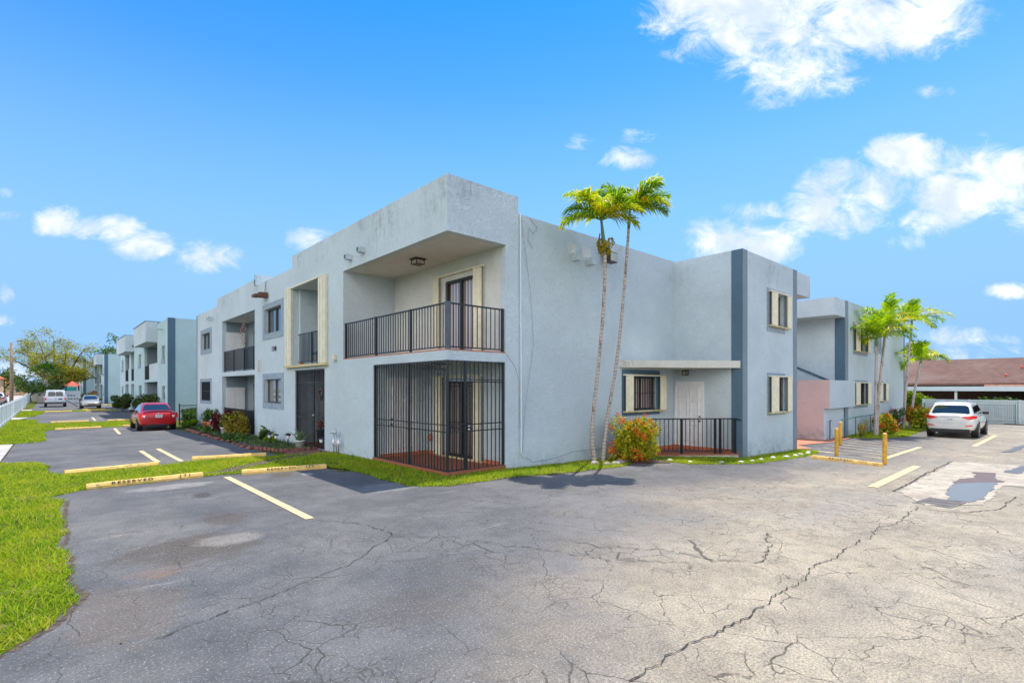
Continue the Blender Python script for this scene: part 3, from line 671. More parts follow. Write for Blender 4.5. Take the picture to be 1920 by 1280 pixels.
def shutters(f, u0, u1, v0, v1, z0, z1, top=True, ang=0):
    """accordion storm shutters folded at both sides of an opening: a track above and below"""
    out = []
    MB(f).box(u0, v1, 0, .10, z1, z1+.05).build('shutter_track', 'cream', B); MB(f).box(u0, v1, 0, .10, z0-.05, z0).build('shutter_track', 'cream_dirty', B)
    for a, b in ((u0, u1), (v0, v1)):
        p = MB(f); n = 4; wd = (b-a)/n
        for i in range(n):
            e = .04 if i % 2 else .12
            h = .12 if i % 2 else .04
            x0, x1 = a+i*wd, a+(i+1)*wd
            p.add([(x0, e-.012, z0), (x1, h-.012, z0), (x1, h, z0), (x0, e, z0), (x0, e-.012, z1), (x1, h-.012, z1), (x1, h, z1), (x0, e, z1)],
                  [(0,1,2,3),(7,6,5,4),(0,4,5,1),(1,5,6,2),(2,6,7,3),(3,7,4,0)])
        out.append(p.build('storm_shutter', 'cream', B))
    return out
shutters(mx(8.64), 10.66, 11.02, 12.68, 12.95, 3.0, 5.28)
shutters(mx(8.64), 10.70, 11.02, 12.50, 12.92, .10, 2.36)
# cream shutters framing the tall entry opening
f = mx(XF)
for a, b in ((16.60, 17.19), (19.80, 20.42)):
    m = MB(f); m.box(a, b, .004, .11, 2.88, 5.74); m.box(a+.13, a+.17, .11, .13, 2.9, 5.72); m.box(b-.17, b-.13, .11, .13, 2.9, 5.72); m.build('storm_shutter', 'cream', B, bevel=.012)
m = MB(f); m.box(16.62, 20.42, 0, .12, 5.74, 5.80); m.build('shutter_track', 'cream', B)
m = MB(f); m.box(16.55, 20.45, 0, .16, 2.80, 2.875); m.build('sill', 'cream_dirty', B)
# entry recess, both floors
m = MB(); m.box(7.04, 9.2, 19.66, 19.80, -.2, 6.1); m.box(7.04, 9.2, 16.6, 16.74, -.2, 6.1); m.box(9.2, 9.35, 16.6, 19.8, -.2, 6.1); m.build('wall', 'stucco_low', B)
m = MB(); m.box(7.04, 9.2, 16.74, 19.66, 5.76, 6.1); m.build('soffit', 'soffit_white', B)
m = MB(); m.box(7.04, 9.2, 16.74, 19.66, 2.72, 2.88); m.build('balcony_floor', 'stucco', B)
m = MB(); m.box(6.9, 9.2, 16.88, 19.65, -.3, -.01); m.build('porch_floor', 'tile', B)
# far recess
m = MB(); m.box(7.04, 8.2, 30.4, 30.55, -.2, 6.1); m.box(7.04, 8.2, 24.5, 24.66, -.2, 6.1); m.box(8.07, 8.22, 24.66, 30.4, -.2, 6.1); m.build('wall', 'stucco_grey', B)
m = MB(); m.box(7.04, 8.07, 24.66, 30.4, 5.55, 6.1); m.build('soffit', 'soffit_white', B)
m = MB(); m.box(7.04, 8.07, 24.66, 30.4, 2.66, 2.85); m.build('balcony_floor', 'stucco', B)
m = MB(); m.box(7.04, 8.07, 24.66, 30.4, -.3, -.06); m.build('porch_floor', 'tile', B)
for z0, z1 in ((-.05, 2.08), (2.86, 5.0)):
    m = MB(); m.box(6.95+.09, 7.93, 30.36, 30.4, z0, z1); d = m.build('closet_door', 'white_door', B)
    m = MB()
    for a in (7.12, 7.54):
        k = 22
        for i in range(k): zz = z0+.15+i*(z1-z0-.3)/k; m.box(a, a+.33, 30.345, 30.36, zz, zz+.05)
    m.build('louvre', 'white_paint', d)
def rail_x(x, y0, y1, zb, zt, step=.125, posts=(), w=.018, mt='black_metal', name='balcony_railing'):
    m = MB(); m.box(x-.022, x+.022, y0, y1, zt-.035, zt); m.box(x-.016, x+.016, y0, y1, zb, zb+.03)
    n = int(abs(y1-y0)/step)
    for i in range(1, n): y = y0+(y1-y0)*i/n; m.box(x-w/2, x+w/2, y-w/2, y+w/2, zb+.03, zt-.035)
    r = m.build(name, mt, B)
    for y in posts: MB().box(x-.027, x+.027, y-.027, y+.027, zb-.04, zt+.01).build('post', mt, r)
    return r
def rail_y(y, x0, x1, zb, zt, step=.125, posts=(), w=.018, mt='black_metal', name='balcony_railing'):
    m = MB(); m.box(x0, x1, y-.022, y+.022, zt-.036, zt-.001); m.box(x0, x1, y-.016, y+.016, zb, zb+.03)
    n = int(abs(x1-x0)/step)
    for i in range(1, n): x = x0+(x1-x0)*i/n; m.box(x-w/2, x+w/2, y-w/2, y+w/2, zb+.03, zt-.036)
    r = m.build(name, mt, B)
    for x in posts: MB().box(x-.027, x+.027, y-.027, y+.027, zb-.04, zt+.01).build('post', mt, r)
    return r
rail_x(6.90, 9.93, 15.43, 3.0, 4.05, .128, (11.51, 13.37, 15.36))
rail_y(9.88, 6.93, 8.62, 3.0, 4.05, .135, (6.90, 8.58))
# corner post of the balcony, broad and blue black
MB().box(6.855, 6.955, 9.835, 9.935, 2.96, 4.06).build('corner_post', 'grey_metal', B)
# security grille round the corner porch
def grille_x(x, y0, y1, z0, z1, step, bars, posts, name='security_grille', w=.02):
    m = MB(); n = int((y1-y0)/step)
    for i in range(n+1): y = y0+(y1-y0)*i/n; m.box(x-w/2, x+w/2, y-w/2, y+w/2, z0, z1)
    for z in bars: m.box(x-.014, x+.014, y0, y1, z-.012, z+.012)
    r = m.build(name, 'black_metal', B)
    for y in posts: MB().box(x-.025, x+.025, y-.025, y+.025, z0-.02, z1).build('post', 'black_metal', r)
    return r
grille_x(6.88, 9.87, 13.41, .07, 2.69, .128, (.11, 1.02, 1.18, 2.67), (11.56, 13.40))
m = MB(); y = 9.86; n = 13
for i in range(n+1): x = 6.88+(8.60-6.88)*i/n; m.box(x-.01, x+.01, y-.01, y+.01, .07, 2.69)
for z in (2.67, 2.25): m.box(6.88, 8.60, y-.014, y+.014, z-.012, z+.012)
for z in (1.02, 1.18): m.box(6.88, 7.37, y-.014, y+.014, z-.012, z+.012)
m.box(6.88, 7.37, y-.014, y+.014, .10, .125)
r = m.build('security_grille', 'black_metal', B)
for x in (6.88, 7.39, 8.59): MB().box(x-.027, x+.027, y-.027, y+.027, .0, 2.69).build('post', 'black_metal', r)
m = MB(); m.box(7.415, 7.435, y-.036, y-.015, .08, 2.22)
for z in (.1, 1.02, 1.18, 2.2): m.box(7.43, 8.55, y-.036, y-.015, z-.014, z+.014)
gt = m.build('grille_gate', 'black_metal', B)
m = MB(); m.lathe([(.028, -.02), (.034, 0), (.034, .02), (.02, .035)], (0, 0, 0), 12)
for zz in (1.06, 1.14):
    k = MB(); k.lathe([(.02, 0), (.034, .02), (.034, .04), (.02, .055)], (0, 0, 0), 12)
    k.v = [(7.45+v[0], y-.04-v[2], zz+v[1]) for v in k.v]; k.build('door_knob', 'steel', gt, smooth=True)
# white entry door in the side wall of the porch, hardly seen behind the bars
def panel_door(f, u0, u1, z0, z1, hand=1):
    m = MB(f); m.box(u0, u1, -.05, .008, z0, z1); d = m.build('door', 'white_door', B)
    m = MB(f); t = .05
    m.box(u0-t, u0, -.06, .025, z0, z1+t); m.box(u1, u1+t, -.06, .025, z0, z1+t); m.box(u0, u1, -.06, .024, z1, z1+t); m.build('door_frame', 'white_paint', d)
    wd = u1-u0
    m = MB(f)
    for a in (.14, .55):
        for e, h in ((.10, .36), (.42, .73), (.78, .91)):
            q0 = 0; x0, x1, y0, y1 = u0+wd*a, u0+wd*(a+.31), z0+(z1-z0)*e, z0+(z1-z0)*h
            for q in ((x0, x1, y0, y0+.02), (x0, x1, y1-.02, y1), (x0, x0+.02, y0+.02, y1-.02), (x1-.02, x1, y0+.02, y1-.02)): m.box(q[0], q[1], .008, .05, q[2], q[3])
            m.box(x0+.05, x1-.05, 0, .018, y0+.05, y1-.05)
    m.build('door_panels', 'white_door', d)
    u = u0+wd*(.9 if hand > 0 else .1)
    for zz in (z0+.93, z0+1.08):
        k = MB(); k.lathe([(.03, 0), (.03, .012), (.016, .02), (.03, .05), (.02, .065)], (0, 0, 0), 12)
        k.v = [f(u+v[0], v[2], zz+v[1]) for v in k.v]; k.build('door_handle', 'bronze', d, smooth=True)
    return d
panel_door(my(13.43), 7.3, 8.24, .07, 2.28, -1)
panel_door(mx(16.71), 8.74, 9.74, -.02, 2.22, -1)
k = MB(); k.lathe([(.05, 0), (.085, .03), (.085, .09), (.05, .12)], (0, 0, 0), 14); k.v = [(8.64-v[2], 13.22+v[0], .56+v[1]*1.3) for v in k.v]
k.build('wall_light', 'terracotta', B, smooth=True)

def window(f, u0, u1, z0, z1, trim=None, trimmat='trim_grey', blind='pane', bars=False, mull=1, deep=.12):
    if trim:
        a, b, e, h = trim; m = MB(f); t = .022
        m.box(a, b, 0, t, z1, h); m.box(a, b, 0, t, e, z0); m.box(a, u0, 0, t-.001, z0, z1); m.box(u1, b, 0, t-.001, z0, z1)
        m.build('window_surround', trimmat, B)
    m = MB(f); t = .045
    for q in ((u0, u1, z0, z0+t), (u0, u1, z1-t, z1), (u0, u0+t, z0+t, z1-t), (u1-t, u1, z0+t, z1-t)): m.box(q[0], q[1], -deep-.04, -deep, q[2], q[3])
    for i in range(mull): c = u0+(u1-u0)*(i+1)/(mull+1); m.box(c-.025, c+.025, -deep-.04, -deep+.01, z0+t, z1-t)
    wn = m.build('window', 'grey_metal' if not bars else 'black_metal', B)
    MB(f).box(u0+.01, u1-.01, -deep-.05, -deep-.042, z0+.01, z1-.01).build('pane', blind, wn)
    MB(f).box(u0, u1, -.17, -.165, z0, z1).build('blind', 'text_black', wn) if False else None
    MB(f).box(u0, u1, -deep, .03, z0-.03, z0).build('sill', trimmat, wn)
    if bars:
        m = MB(f); n = max(6, int((u1-u0)/.09))
        for i in range(n+1): u = u0+(u1-u0)*i/n; m.box(u-.007, u+.007, -.05, -.035, z0, z1)
        for z in (z0+.03, (z0+z1)/2, z1-.03): m.box(u0, u1, -.052, -.033, z-.01, z+.01)
        for u in (u0+.2*(u1-u0), u0+.8*(u1-u0)):
            for k in range(9):
                zz = z0+.1+k*(z1-z0-.15)/9
                m.tube([(u+.045*math.cos(a), -.03, zz+.05*math.sin(a)) for a in [j*math.pi/3 for j in range(7)]], .006, 4)
        m.build('bars', 'black_metal', wn)
    return wn
FX = mx(XF)
window(FX, 21.14, 23.18, 4.32, 5.34, (20.9, 23.47, 4.07, 5.56), blind='pane')
window(FX, 21.14, 23.2, 1.44, 2.41, (20.87, 23.45, 1.19, 2.65), blind='pane_blind')
window(FX, 33.11, 35.23, 4.28, 5.22, (32.73, 35.48, 4.01, 5.47), blind='pane')
window(FX, 33.0, 35.45, 1.32, 2.41, (32.76, 35.6, 1.14, 2.59), blind='pane', bars=True)
window(my(YE+.025), 14.03, 15.55, 1.33, 2.42, (13.58, 15.75, 1.15, 2.64), 'stucco_band', 'pane_curtain', True)
shutters(my(YE), 13.62, 14.03, 15.6, 15.98, 1.31, 2.44)
window(my(7.38), 19.2, 20.12, 4.28, 5.40, (18.62, 20.2, 4.04, 5.55), blind='pane')
window(my(7.38), 19.3, 20.16, 1.22, 2.42, (18.65, 20.2, 1.09, 2.58), blind='pane', bars=True)
shutters(my(7.35), 18.73, 19.24, 20.12, 20.52, 4.26, 5.42)
shutters(my(7.35), 18.70, 19.34, 20.16, 20.56, 1.20, 2.44)
# windows and doors inside the recesses
for z0, z1 in ((3.0, 5.0), (.95, 2.2)):
    m = MB(mx(8.07)); m.box(26.4, 29.2, 0, .03, z0-.05, z1+.05); wn = m.build('window', 'bronze', B); MB(mx(8.07)).box(26.5, 29.1, .03, .035, z0, z1).build('pane', 'pane', wn)
m = MB(mx(9.2)); m.box(17.3, 19.1, 0, .03, 2.9, 5.0); wn = m.build('window', 'bronze', B); MB(mx(9.2)).box(17.4, 19.0, .03, .035, 2.95, 4.95).build('pane', 'pane', wn)
m = MB(mx(9.2)); m.box(17.3, 18.5, 0, .03, 0, 2.1); m.build('door', 'wood_brown', B)
rail_x(6.92, 17.2, 19.5, 2.98, 4.03, .12, (18.2,), name='balcony_railing')
rail_x(6.92, 24.7, 30.35, 2.92, 3.95, .12, (25.1, 26.6, 28.4, 30.2), name='balcony_railing')
rail_x(6.92, 24.7, 30.35, -.05, 1.03, .12, (25.1, 26.6, 28.4, 30.2), w=.05, name='porch_railing')
MB().box(7.0, 7.01, 28.0, 30.2, -.05, .98).build('screen', 'black_metal', B)
grille_x(6.90, 16.92, 19.62, -.02, 2.68, .105, (.0, .98, 1.2, 2.24, 2.66), (16.92, 17.95, 19.6), 'entry_gate')
# gate knob and wreath
k = MB(); k.lathe([(.03, 0), (.045, .03), (.03, .06)], (0, 0, 0), 10); k.v = [(6.89-v[2], 17.9+v[0], 1.1+v[1]) for v in k.v]; k.build('door_knob', 'steel', B, smooth=True)
wr = MB(); wr.tube([(6.86, 17.25+.16*math.cos(a), 1.83+.16*math.sin(a)) for a in [j*math.pi/8 for j in range(17)]], .035, 6); o = wr.build('wreath', 'bronze', None, (6.86, 17.25, 1.83)); tag(o, 'small dark round wreath hung on the black entry gate', 'wreath')
# canopy and diagonal porch by the wing
m = MB(); m.prism([(13.40, YE+.02), (16.70, 7.44), (16.70, YE+.02)], 2.70, 2.935); m.build('canopy', 'stucco_white', B)
m = MB(); m.prism([(13.75, YE), (16.70, 7.50), (16.70, YE)], -.5, -.12); m.build('porch_base', 'stucco_white', B)
m = MB(); m.prism([(13.70, YE), (16.705, 7.46), (16.705, YE)], -.12, -.075); m.build('porch_floor', 'tile', B)
m = MB(); m.box(13.9, 16.70, YE-.0, YE+.02, -.08, .03); m.box(16.68, 16.71, 7.75, YE, -.08, .03); m.build('skirting', 'orange_tile_edge', B)
p0, p1 = Vector((13.95, 9.62)), Vector((16.66, 7.56)); n = 24; dv = (p1-p0)
m = MB()
for i in range(1, n):
    p = p0+dv*i/n
    m.box(p.x-.009, p.x+.009, p.y-.009, p.y+.009, .0, 1.03)
m.tube([(p0.x, p0.y, 1.05), (p1.x, p1.y, 1.05)], .022, 6); m.tube([(p0.x, p0.y, .02), (p1.x, p1.y, .02)], .018, 6)
r = m.build('porch_railing', 'black_metal', B)
for q in (.46, .79, .84, .985): p = p0+dv*q; MB().box(p.x-.032, p.x+.032, p.y-.032, p.y+.032, -.08, 1.07).build('post', 'black_metal', r)
# lamps
def lantern(mb, c, s=.1):
    x, y, z = c; mb.box(x-s, x+s, y-s, y+s, z-.03, z); mb.box(x-s*.8, x+s*.8, y-s*.8, y+s*.8, z-.17, z-.15)
    for a in (-1, 1):
        for b in (-1, 1): mb.box(x+a*s*.75-.01, x+a*s*.75+.01, y+b*s*.75-.01, y+b*s*.75+.01, z-.15, z-.03)
for c, s in (((7.75, 12.55, 5.685), .17), ((7.55, 26.0, 5.55), .18), ((7.7, 11.3, 2.70), .17)):
    mb = MB(); lantern(mb, c, s); L = mb.build('ceiling_lamp', 'bronze', B)
    MB().box(c[0]-s*.6, c[0]+s*.6, c[1]-s*.6, c[1]+s*.6, c[2]-.145, c[2]-.04).build('lamp_glass', 'lamp_glass', L)
mb = MB(); lantern(mb, (16.56, 9.31, 2.66), .09); mb.box(16.64, 16.70, 9.26, 9.36, 2.5, 2.62); L = mb.build('wall_lamp', 'black_metal', B)
MB().box(16.50, 16.62, 9.25, 9.37, 2.52, 2.62).build('lamp_glass', 'lamp_glass', L)
# scuppers
for y, z in ((14.87, 6.0), (14.02, 6.05), (32.4, 5.93), (32.95, 5.93)):
    MB().box(6.84-.20, 6.84, y-.08, y+.08, z-.08, z+.08).build('scupper', 'stucco_low', B); MB().box(6.635, 6.64, y-.055, y+.055, z-.055, z+.055).build('scupper_opening', 'grey_metal', B)
for x, z in ((11.28, 5.80), (11.93, 5.78)):
    MB().box(x-.09, x+.09, YE-.2, YE+.03, z-.1, z+.1).build('scupper', 'stucco_low', B)
    MB().box(x-.28, x+.12, YE+.018, YE+.026, z+.04, z+.42).build('paint_patch', 'soffit_white', B)
# flood light on the end wall, camera lights on the front
m = MB(); m.v = []; m.box(12.50, 12.86, YE-.34, YE-.10, 5.84, 6.14); L = m.build('flood_light', 'bronze', B, bevel=.01)
MB().box(12.53, 12.83, YE-.348, YE-.338, 5.87, 6.11).build('lens', 'lamp_glass', L)
MB().tube([(12.68, YE+.05, 6.0), (12.68, YE-.1, 6.0)], .03, 8).build('bracket', 'bronze', L)
MB().tube([(12.8, YE-.05, 6.05), (12.95, YE-.02, 6.3), (12.85, YE+.02, 6.45), (12.75, YE+.02, 6.3)], .008, 5).build('cable', 'wire', L)
m = MB(); m.box(6.5, 6.84, 22.75, 23.1, 5.82, 6.02); m.box(6.35, 6.55, 22.9, 23.35, 5.84, 5.95); L = m.build('flood_light', 'wood_brown', B, bevel=.01)
MB().tube([(6.82, 23.0, 6.55), (6.8, 23.05, 6.2), (6.75, 22.95, 6.02)], .015, 5).build('cable', 'wire', L)
m = MB(); m.box(6.74, 6.84, 15.9, 16.06, 2.93, 3.11); m.box(6.70, 6.74, 15.93, 16.0, 2.88, 3.0); m.build('junction_box', 'cream', B, bevel=.01)
# house number and plaque
vs, fs = textmesh('1340', .20, .006, 1.0, 1.22)
def put(vs, f, u, z): return [f(u+v[0], v[2]+.012, z+v[1]) for v in vs]
k = MB(); k.v = [(XF-.012-v[2], 22.0-v[0]*1.25, 3.63+v[1]*1.5) for v in vs]; k.f = fs; k.build('house_number', 'text_black', B)
m = MB(); m.box(6.82, 6.84, 23.72, 24.2, 2.72, 3.33); pq = m.build('plaque', 'stucco_white', B)
m = MB()
for i in range(5): m.box(6.812, 6.82, 23.9, 24.02, 2.78+i*.1, 2.84+i*.1)
m.build('characters', 'trim_grey', pq)
# conduit down the corner, loose cables
MB().tube([(9.13, YE-.02, 6.58), (9.14, YE-.03, 3), (9.15, YE-.03, .35), (9.3, YE-.03, .2)], .014, 6).build('conduit', 'white_paint', B)
MB().tube([(9.16, YE-.005, 6.55), (9.5, YE-.01, 4.6), (9.62, YE-.01, 3.2), (9.3, YE-.01, 1.5), (9.2, YE-.01, .3), (9.6, YE-.012, .08), (10.4, YE-.012, .10), (11.2, YE-.012, .22), (12.6, YE-.012, .22)], .006, 4).build('cable', 'wire', B)
MB().tube([(8.66, YE-.008, 2.9), (8.95, YE-.008, 2.6), (9.1, YE-.008, 2.2), (9.12, YE-.01, 1)], .006, 4).build('cable', 'wire', B)
MB().tube([(9.5, YE+.012, 6.55), (9.75, YE, 6.35), (9.6, YE-.01, 6.15), (9.45, YE-.01, 6.28), (9.42, YE, 5.95), (9.6, YE, 5.75)], .007, 4).build('cable', 'wire', B)
MB().tube([(16.66, 7.6, 1.05), (16.62, 7.40, 1.02)], .02, 6).build('handrail_end', 'black_metal', B)

# ---------------- building to the right ----------------
B0 = B
RB = wthing('apartment_building', 'grey blue stucco block with a pink stair wall, behind the yellow bollards', 'building', (29, 7.8, -.3)); B = RB
m = MB(); wall(m, 7.8, 'y', .2, 29.06, 41.6, -.8, 6.35, [(31.1, 32.5, 3.95, 5.25), (31.1, 32.5, 1.2, 2.3), (35.6, 36.2, 1.35, 2.3), (34.9, 35.6, 4.2, 5.2)]); m.box(29.06, 29.26, 8.0, 20, -.8, 6.35); m.box(41.4, 41.6, 8.0, 20, -.8, 6.35); m.box(29.26, 41.4, 8, 20, 5.9, 6.0)
m.build('wall', 'stucco_low', RB)
m = MB(); m.box(27.55, 29.06, 7.81, 14, 5.50, 6.34); m.build('roof_overhang', 'stucco_far', RB)
m = MB(); m.box(29.045, 29.06, 7.80, 8.25, -.7, 5.5); m.build('corner_band', 'stucco_band', RB)
m = MB(); m.box(29.05, 29.5, 7.79, 7.8, -.7, 6.352); m.build('corner_band', 'stucco_grey', RB)
m = MB(); m.box(41.3, 41.61, 7.79, 7.8, -.7, 6.352); m.build('corner_band', 'stucco_grey', RB)
m = MB(); m.box(26.1, 26.25, 7.85, 13, -.6, 2.41); m.box(26.1, 26.25, 7.62, 7.85, 1.12, 2.41); m.build('stair_wall', 'stucco_pink', RB)
m = MB(); m.box(26.25, 29.06, 7.62, 7.79, 1.12, 2.405); m.box(26.095, 26.25, 7.61, 7.62, 1.12, 2.41); m.box(29.06, 30.0, 7.62, 7.79, 1.12, 2.405); m.build('stair_wall', 'stucco_far', RB)
m = MB(); m.box(26.25, 29.04, 7.86, 8.0, -.6, 1.12); m.box(26.095, 26.25, 7.845, 7.85, -.6, 1.12); m.build('stair_wall', 'stucco_far', RB)
m = MB(); m.add([(28.8, 8.3, 2.3), (28.8, 14, 5.0), (28.8, 14, 2.3), (28.9, 8.3, 2.3), (28.9, 14, 5.0), (28.9, 14, 2.3)], [(0, 1, 2), (5, 4, 3), (0, 3, 4, 1), (1, 4, 5, 2), (2, 5, 3, 0)]); m.build('stair_wall', 'stucco_low', RB)
m = MB(); m.tube([(28.76, 8.3, 2.36), (28.76, 14, 5.05)], .05, 6); m.build('handrail', 'stucco_band', RB)
fy = my(7.8)
window(fy, 31.1, 32.5, 3.95, 5.25, (30.3, 32.9, 3.75, 5.4)); window(fy, 31.1, 32.5, 1.2, 2.3, (30.3, 32.9, 1.02, 2.45), bars=True)
window(fy, 35.6, 36.2, 1.35, 2.3, (34.4, 36.2, 1.2, 2.45)); window(fy, 34.9, 35.6, 4.2, 5.2, (34.2, 35.8, 4.0, 5.3))
shutters(my(7.77), 30.35, 31.1, 32.5, 33.0, 3.95, 5.25); shutters(my(7.77), 30.35, 31.1, 32.5, 33.1, 1.2, 2.3); shutters(my(7.77), 34.5, 35.55, 36.25, 36.8, 1.33, 2.3)
MB().tube([(27.54, 10.2, 5.98), (27.3, 10.2, 6.02)], .06, 8).build('flood_light', 'black_metal', RB)
MB().box(27.2, 27.4, 10.0, 10.35, 5.85, 6.0).build('flood_light', 'white_paint', RB)
B = B0

# ---------------- buildings down the left ----------------
def slab_block(label, X, Y0, sc, zg, L):
    t = wthing('apartment_building', label, 'building', (X, Y0, zg)); 
    T = lambda z: z
    y = lambda v: Y0+v*sc
    m = MB(); holes = [(y(5), y(12.3), 2.75, 5.65), (y(5), y(12.3), zg, 2.55), (y(24), y(27.6), 2.75, 5.65), (y(19.9), y(22.2), 2.75, 5.65), (y(19.9), y(22.2), zg, 2.45), (y(24.6), y(27.6), zg, 2.45),
        (y(1.5), y(2.9), 4.2, 5.2), (y(1.5), y(2.9), 1.2, 2.2), (y(14.6), y(16.3), 4.2, 5.2), (y(14.3), y(16.3), 1.2, 2.3), (y(29.5), y(31.2), 4.2, 5.2), (y(29.5), y(31.2), 1.1, 2.2)]
    wall(m, X, 'x', .2, Y0, y(L), -.9, 7.1, holes)
    wall(m, Y0, 'y', .2, X+.2, X+13, -.9, 7.1); m.box(X+.2, X+13, y(L)-.2, y(L), -.9, 7.1); m.box(X+.2, X+13, Y0+.2, y(L)-.2, 6.3, 6.5)
    m.build('wall', 'stucco_end', t)
    m = MB(); m.box(X-.012, X, Y0-.01, Y0+.3, -.8, 7.11); m.box(X-.012, X+.42, Y0-.012, Y0, -.8, 7.11); m.build('corner_band', 'stucco_band', t)
    for a, b in ((5, 12.6), (19.5, 28)): MB().box(X-.75, X, y(a), y(b), 5.66, 7.25).build('balcony_hood', 'stucco_far', t)
    for a, b in ((5, 12.6), (19.5, 28)): MB().box(X-.8, X+.3, y(a)-.03, y(b)+.03, 7.25, 7.3).build('coping', 'stucco_grey', t)
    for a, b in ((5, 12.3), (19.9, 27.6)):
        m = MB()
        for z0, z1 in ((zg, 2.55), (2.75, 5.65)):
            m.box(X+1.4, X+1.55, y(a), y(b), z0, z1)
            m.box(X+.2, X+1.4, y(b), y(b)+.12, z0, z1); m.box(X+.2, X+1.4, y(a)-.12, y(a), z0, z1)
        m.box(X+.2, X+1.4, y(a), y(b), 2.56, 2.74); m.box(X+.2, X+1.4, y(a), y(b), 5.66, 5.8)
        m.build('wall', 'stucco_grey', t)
    for a, b in ((5, 9.6), (22.4, 24.8)): MB().box(X+.02, X+.15, y(a), y(b), 2.75, 4.05).build('parapet', 'stucco_far', t)
    for a, b in ((9.6, 12.3), (19.9, 22.2), (24.8, 27.6)):
        mm = MB(); n = int((y(b)-y(a))/.12)
        for i in range(n+1): q = y(a)+(y(b)-y(a))*i/n; mm.box(X+.04, X+.07, q-.012, q+.012, 2.8, 3.95)
        mm.box(X+.03, X+.08, y(a), y(b), 3.95, 3.99); mm.build('balcony_railing', 'black_metal', t)
    for a, b, z0, z1 in holes[6:]:
        m = MB(mx(X)); m.box(a, b, -.12, -.08, z0, z1); wn = m.build('window', 'pane', t)
        m = MB(mx(X)); m.box(a-.1, b+.1, 0, .05, z0-.32, z0); m.build('sill', 'trim_grey', wn)
    for a, b in ((20.1, 22.0), (24.9, 27.4)):
        for z0, z1 in ((zg+.05, 2.35), (2.8, 4.9)):
            MB(mx(X+1.4)).box(y(a), y(b), 0, .04, z0, z1).build('door', 'pane', t)
    MB().box(X-.5, X, y(2.2), y(2.5), 6.4, 6.5).build('scupper', 'stucco_low', t); MB().box(X-.35, X, y(17.5), y(17.9), 6.0, 6.2).build('flood_light', 'black_metal', t)
    return t
slab_block('second grey blue stucco block down the left, beyond the red car, with dark corner stripe', 6.45, 44.0, 1.0, -.26, 33)
slab_block('third grey blue stucco block, far left behind the beige car and hedge', 6.3, 97.5, .78, -.26, 30)
slab_block('fourth pale block, farthest down the left, beside the big yellow tree', 4.9, 124.0, .9, -.26, 30)
# ---------------- grass blades ----------------
def inpoly(P, poly):
    x, y = P[:, 0], P[:, 1]; r = np.zeros(len(P), bool); n = len(poly)
    for i in range(n):
        x1, y1 = poly[i]; x2, y2 = poly[(i+1) % n]
        if y1 == y2: continue
        c = ((y1 > y) != (y2 > y)) & (x < (x2-x1)*(y-y1)/(y2-y1)+x1); r ^= c
    return r
def gzv(x, y): return -.025*(np.clip(x, 8, 20.8)-8)-.012*(np.clip(y, 14, 36)-14)
def blades(poly, box, dens, hgt, wid, excl=()):
    n = int((box[1]-box[0])*(box[3]-box[2])*dens)
    P = np.column_stack([RNG.uniform(box[0], box[1], n), RNG.uniform(box[2], box[3], n)])
    # slightly ragged edges
    Q = P+RNG.normal(scale=.022, size=P.shape)
    k = inpoly(Q, poly)
    for e in excl: k &= ~(inpoly(P, e) & (RNG.random(n) < .9))
    P = P[k]
    pn = np.sin(P[:, 0]*3.1+np.sin(P[:, 1]*2.3))*np.sin(P[:, 1]*2.7+np.cos(P[:, 0]*1.9))
    qn = np.sin(P[:, 0]*7.3+1.7*np.sin(P[:, 1]*5.1))*np.sin(P[:, 1]*6.7+1.3*np.cos(P[:, 0]*4.3))
    P = P[RNG.random(len(P)) > .16*(pn+1)+.75*np.clip(qn*pn*1.9-.35, 0, 1)]; n = len(P)
    z = gzv(P[:, 0], P[:, 1])+.004
    a = RNG.uniform(0, 2*np.pi, n); h = hgt*RNG.uniform(.45, 1.3, n); w = wid*RNG.uniform(.6, 1.3, n)
    ln = RNG.normal(scale=.8, size=(n, 2))*h[:, None]
    b = np.column_stack([np.cos(a), np.sin(a)])*w[:, None]/2
    v0 = np.column_stack([P-b, z]); v1 = np.column_stack([P+b, z]); v2 = np.column_stack([P+ln, z+h])
    return np.stack([v0, v1, v2], 1).reshape(-1, 3)
dirt = [(2.7, 13.95), (3.3, 13.85), (3.9, 14.4), (4.9, 15.3), (5.9, 15.75), (6.3, 16.2), (5.6, 16.15), (4.6, 15.6), (3.6, 14.75)]
leafbed = [(12.6, 8.5), (13.4, 8.0), (13.9, 8.5), (13.9, 9.3), (13, 9.7), (12.4, 9.1)]
parts = [blades(GR1, (-2.6, .4, 3.6, 9), 2600, .065, .015), blades(GR1, (-4, .4, 9, 13), 1900, .065, .017), blades(GR1, (-5, 6.9, 13, 16.8), 1500, .06, .018, (dirt,)),
         blades(GR1, (-5, 0, 16.8, 20.5), 1000, .05, .02), blades(GR1, (5.4, 9.2, 8.6, 13), 1800, .065, .015), blades(GR1, (9.2, 21.6, 6.2, 9.8), 1400, .055, .016, (leafbed,)),
         blades(GR2, (-3, 5.6, 27.8, 51.6), 420, .06, .035), blades(GR3, (-3, 5.4, 55.4, 71), 220, .07, .05), blades(GR5, (28, 46, 5.6, 7.8), 500, .06, .035)]
V = np.concatenate(parts); o = npmesh('grass', V, np.arange(len(V)).reshape(-1, 3), 'grass'); tag(o, 'short bright green lawn grass beside the asphalt', 'grass', kind='stuff')
print('grass blades', len(V)//3)
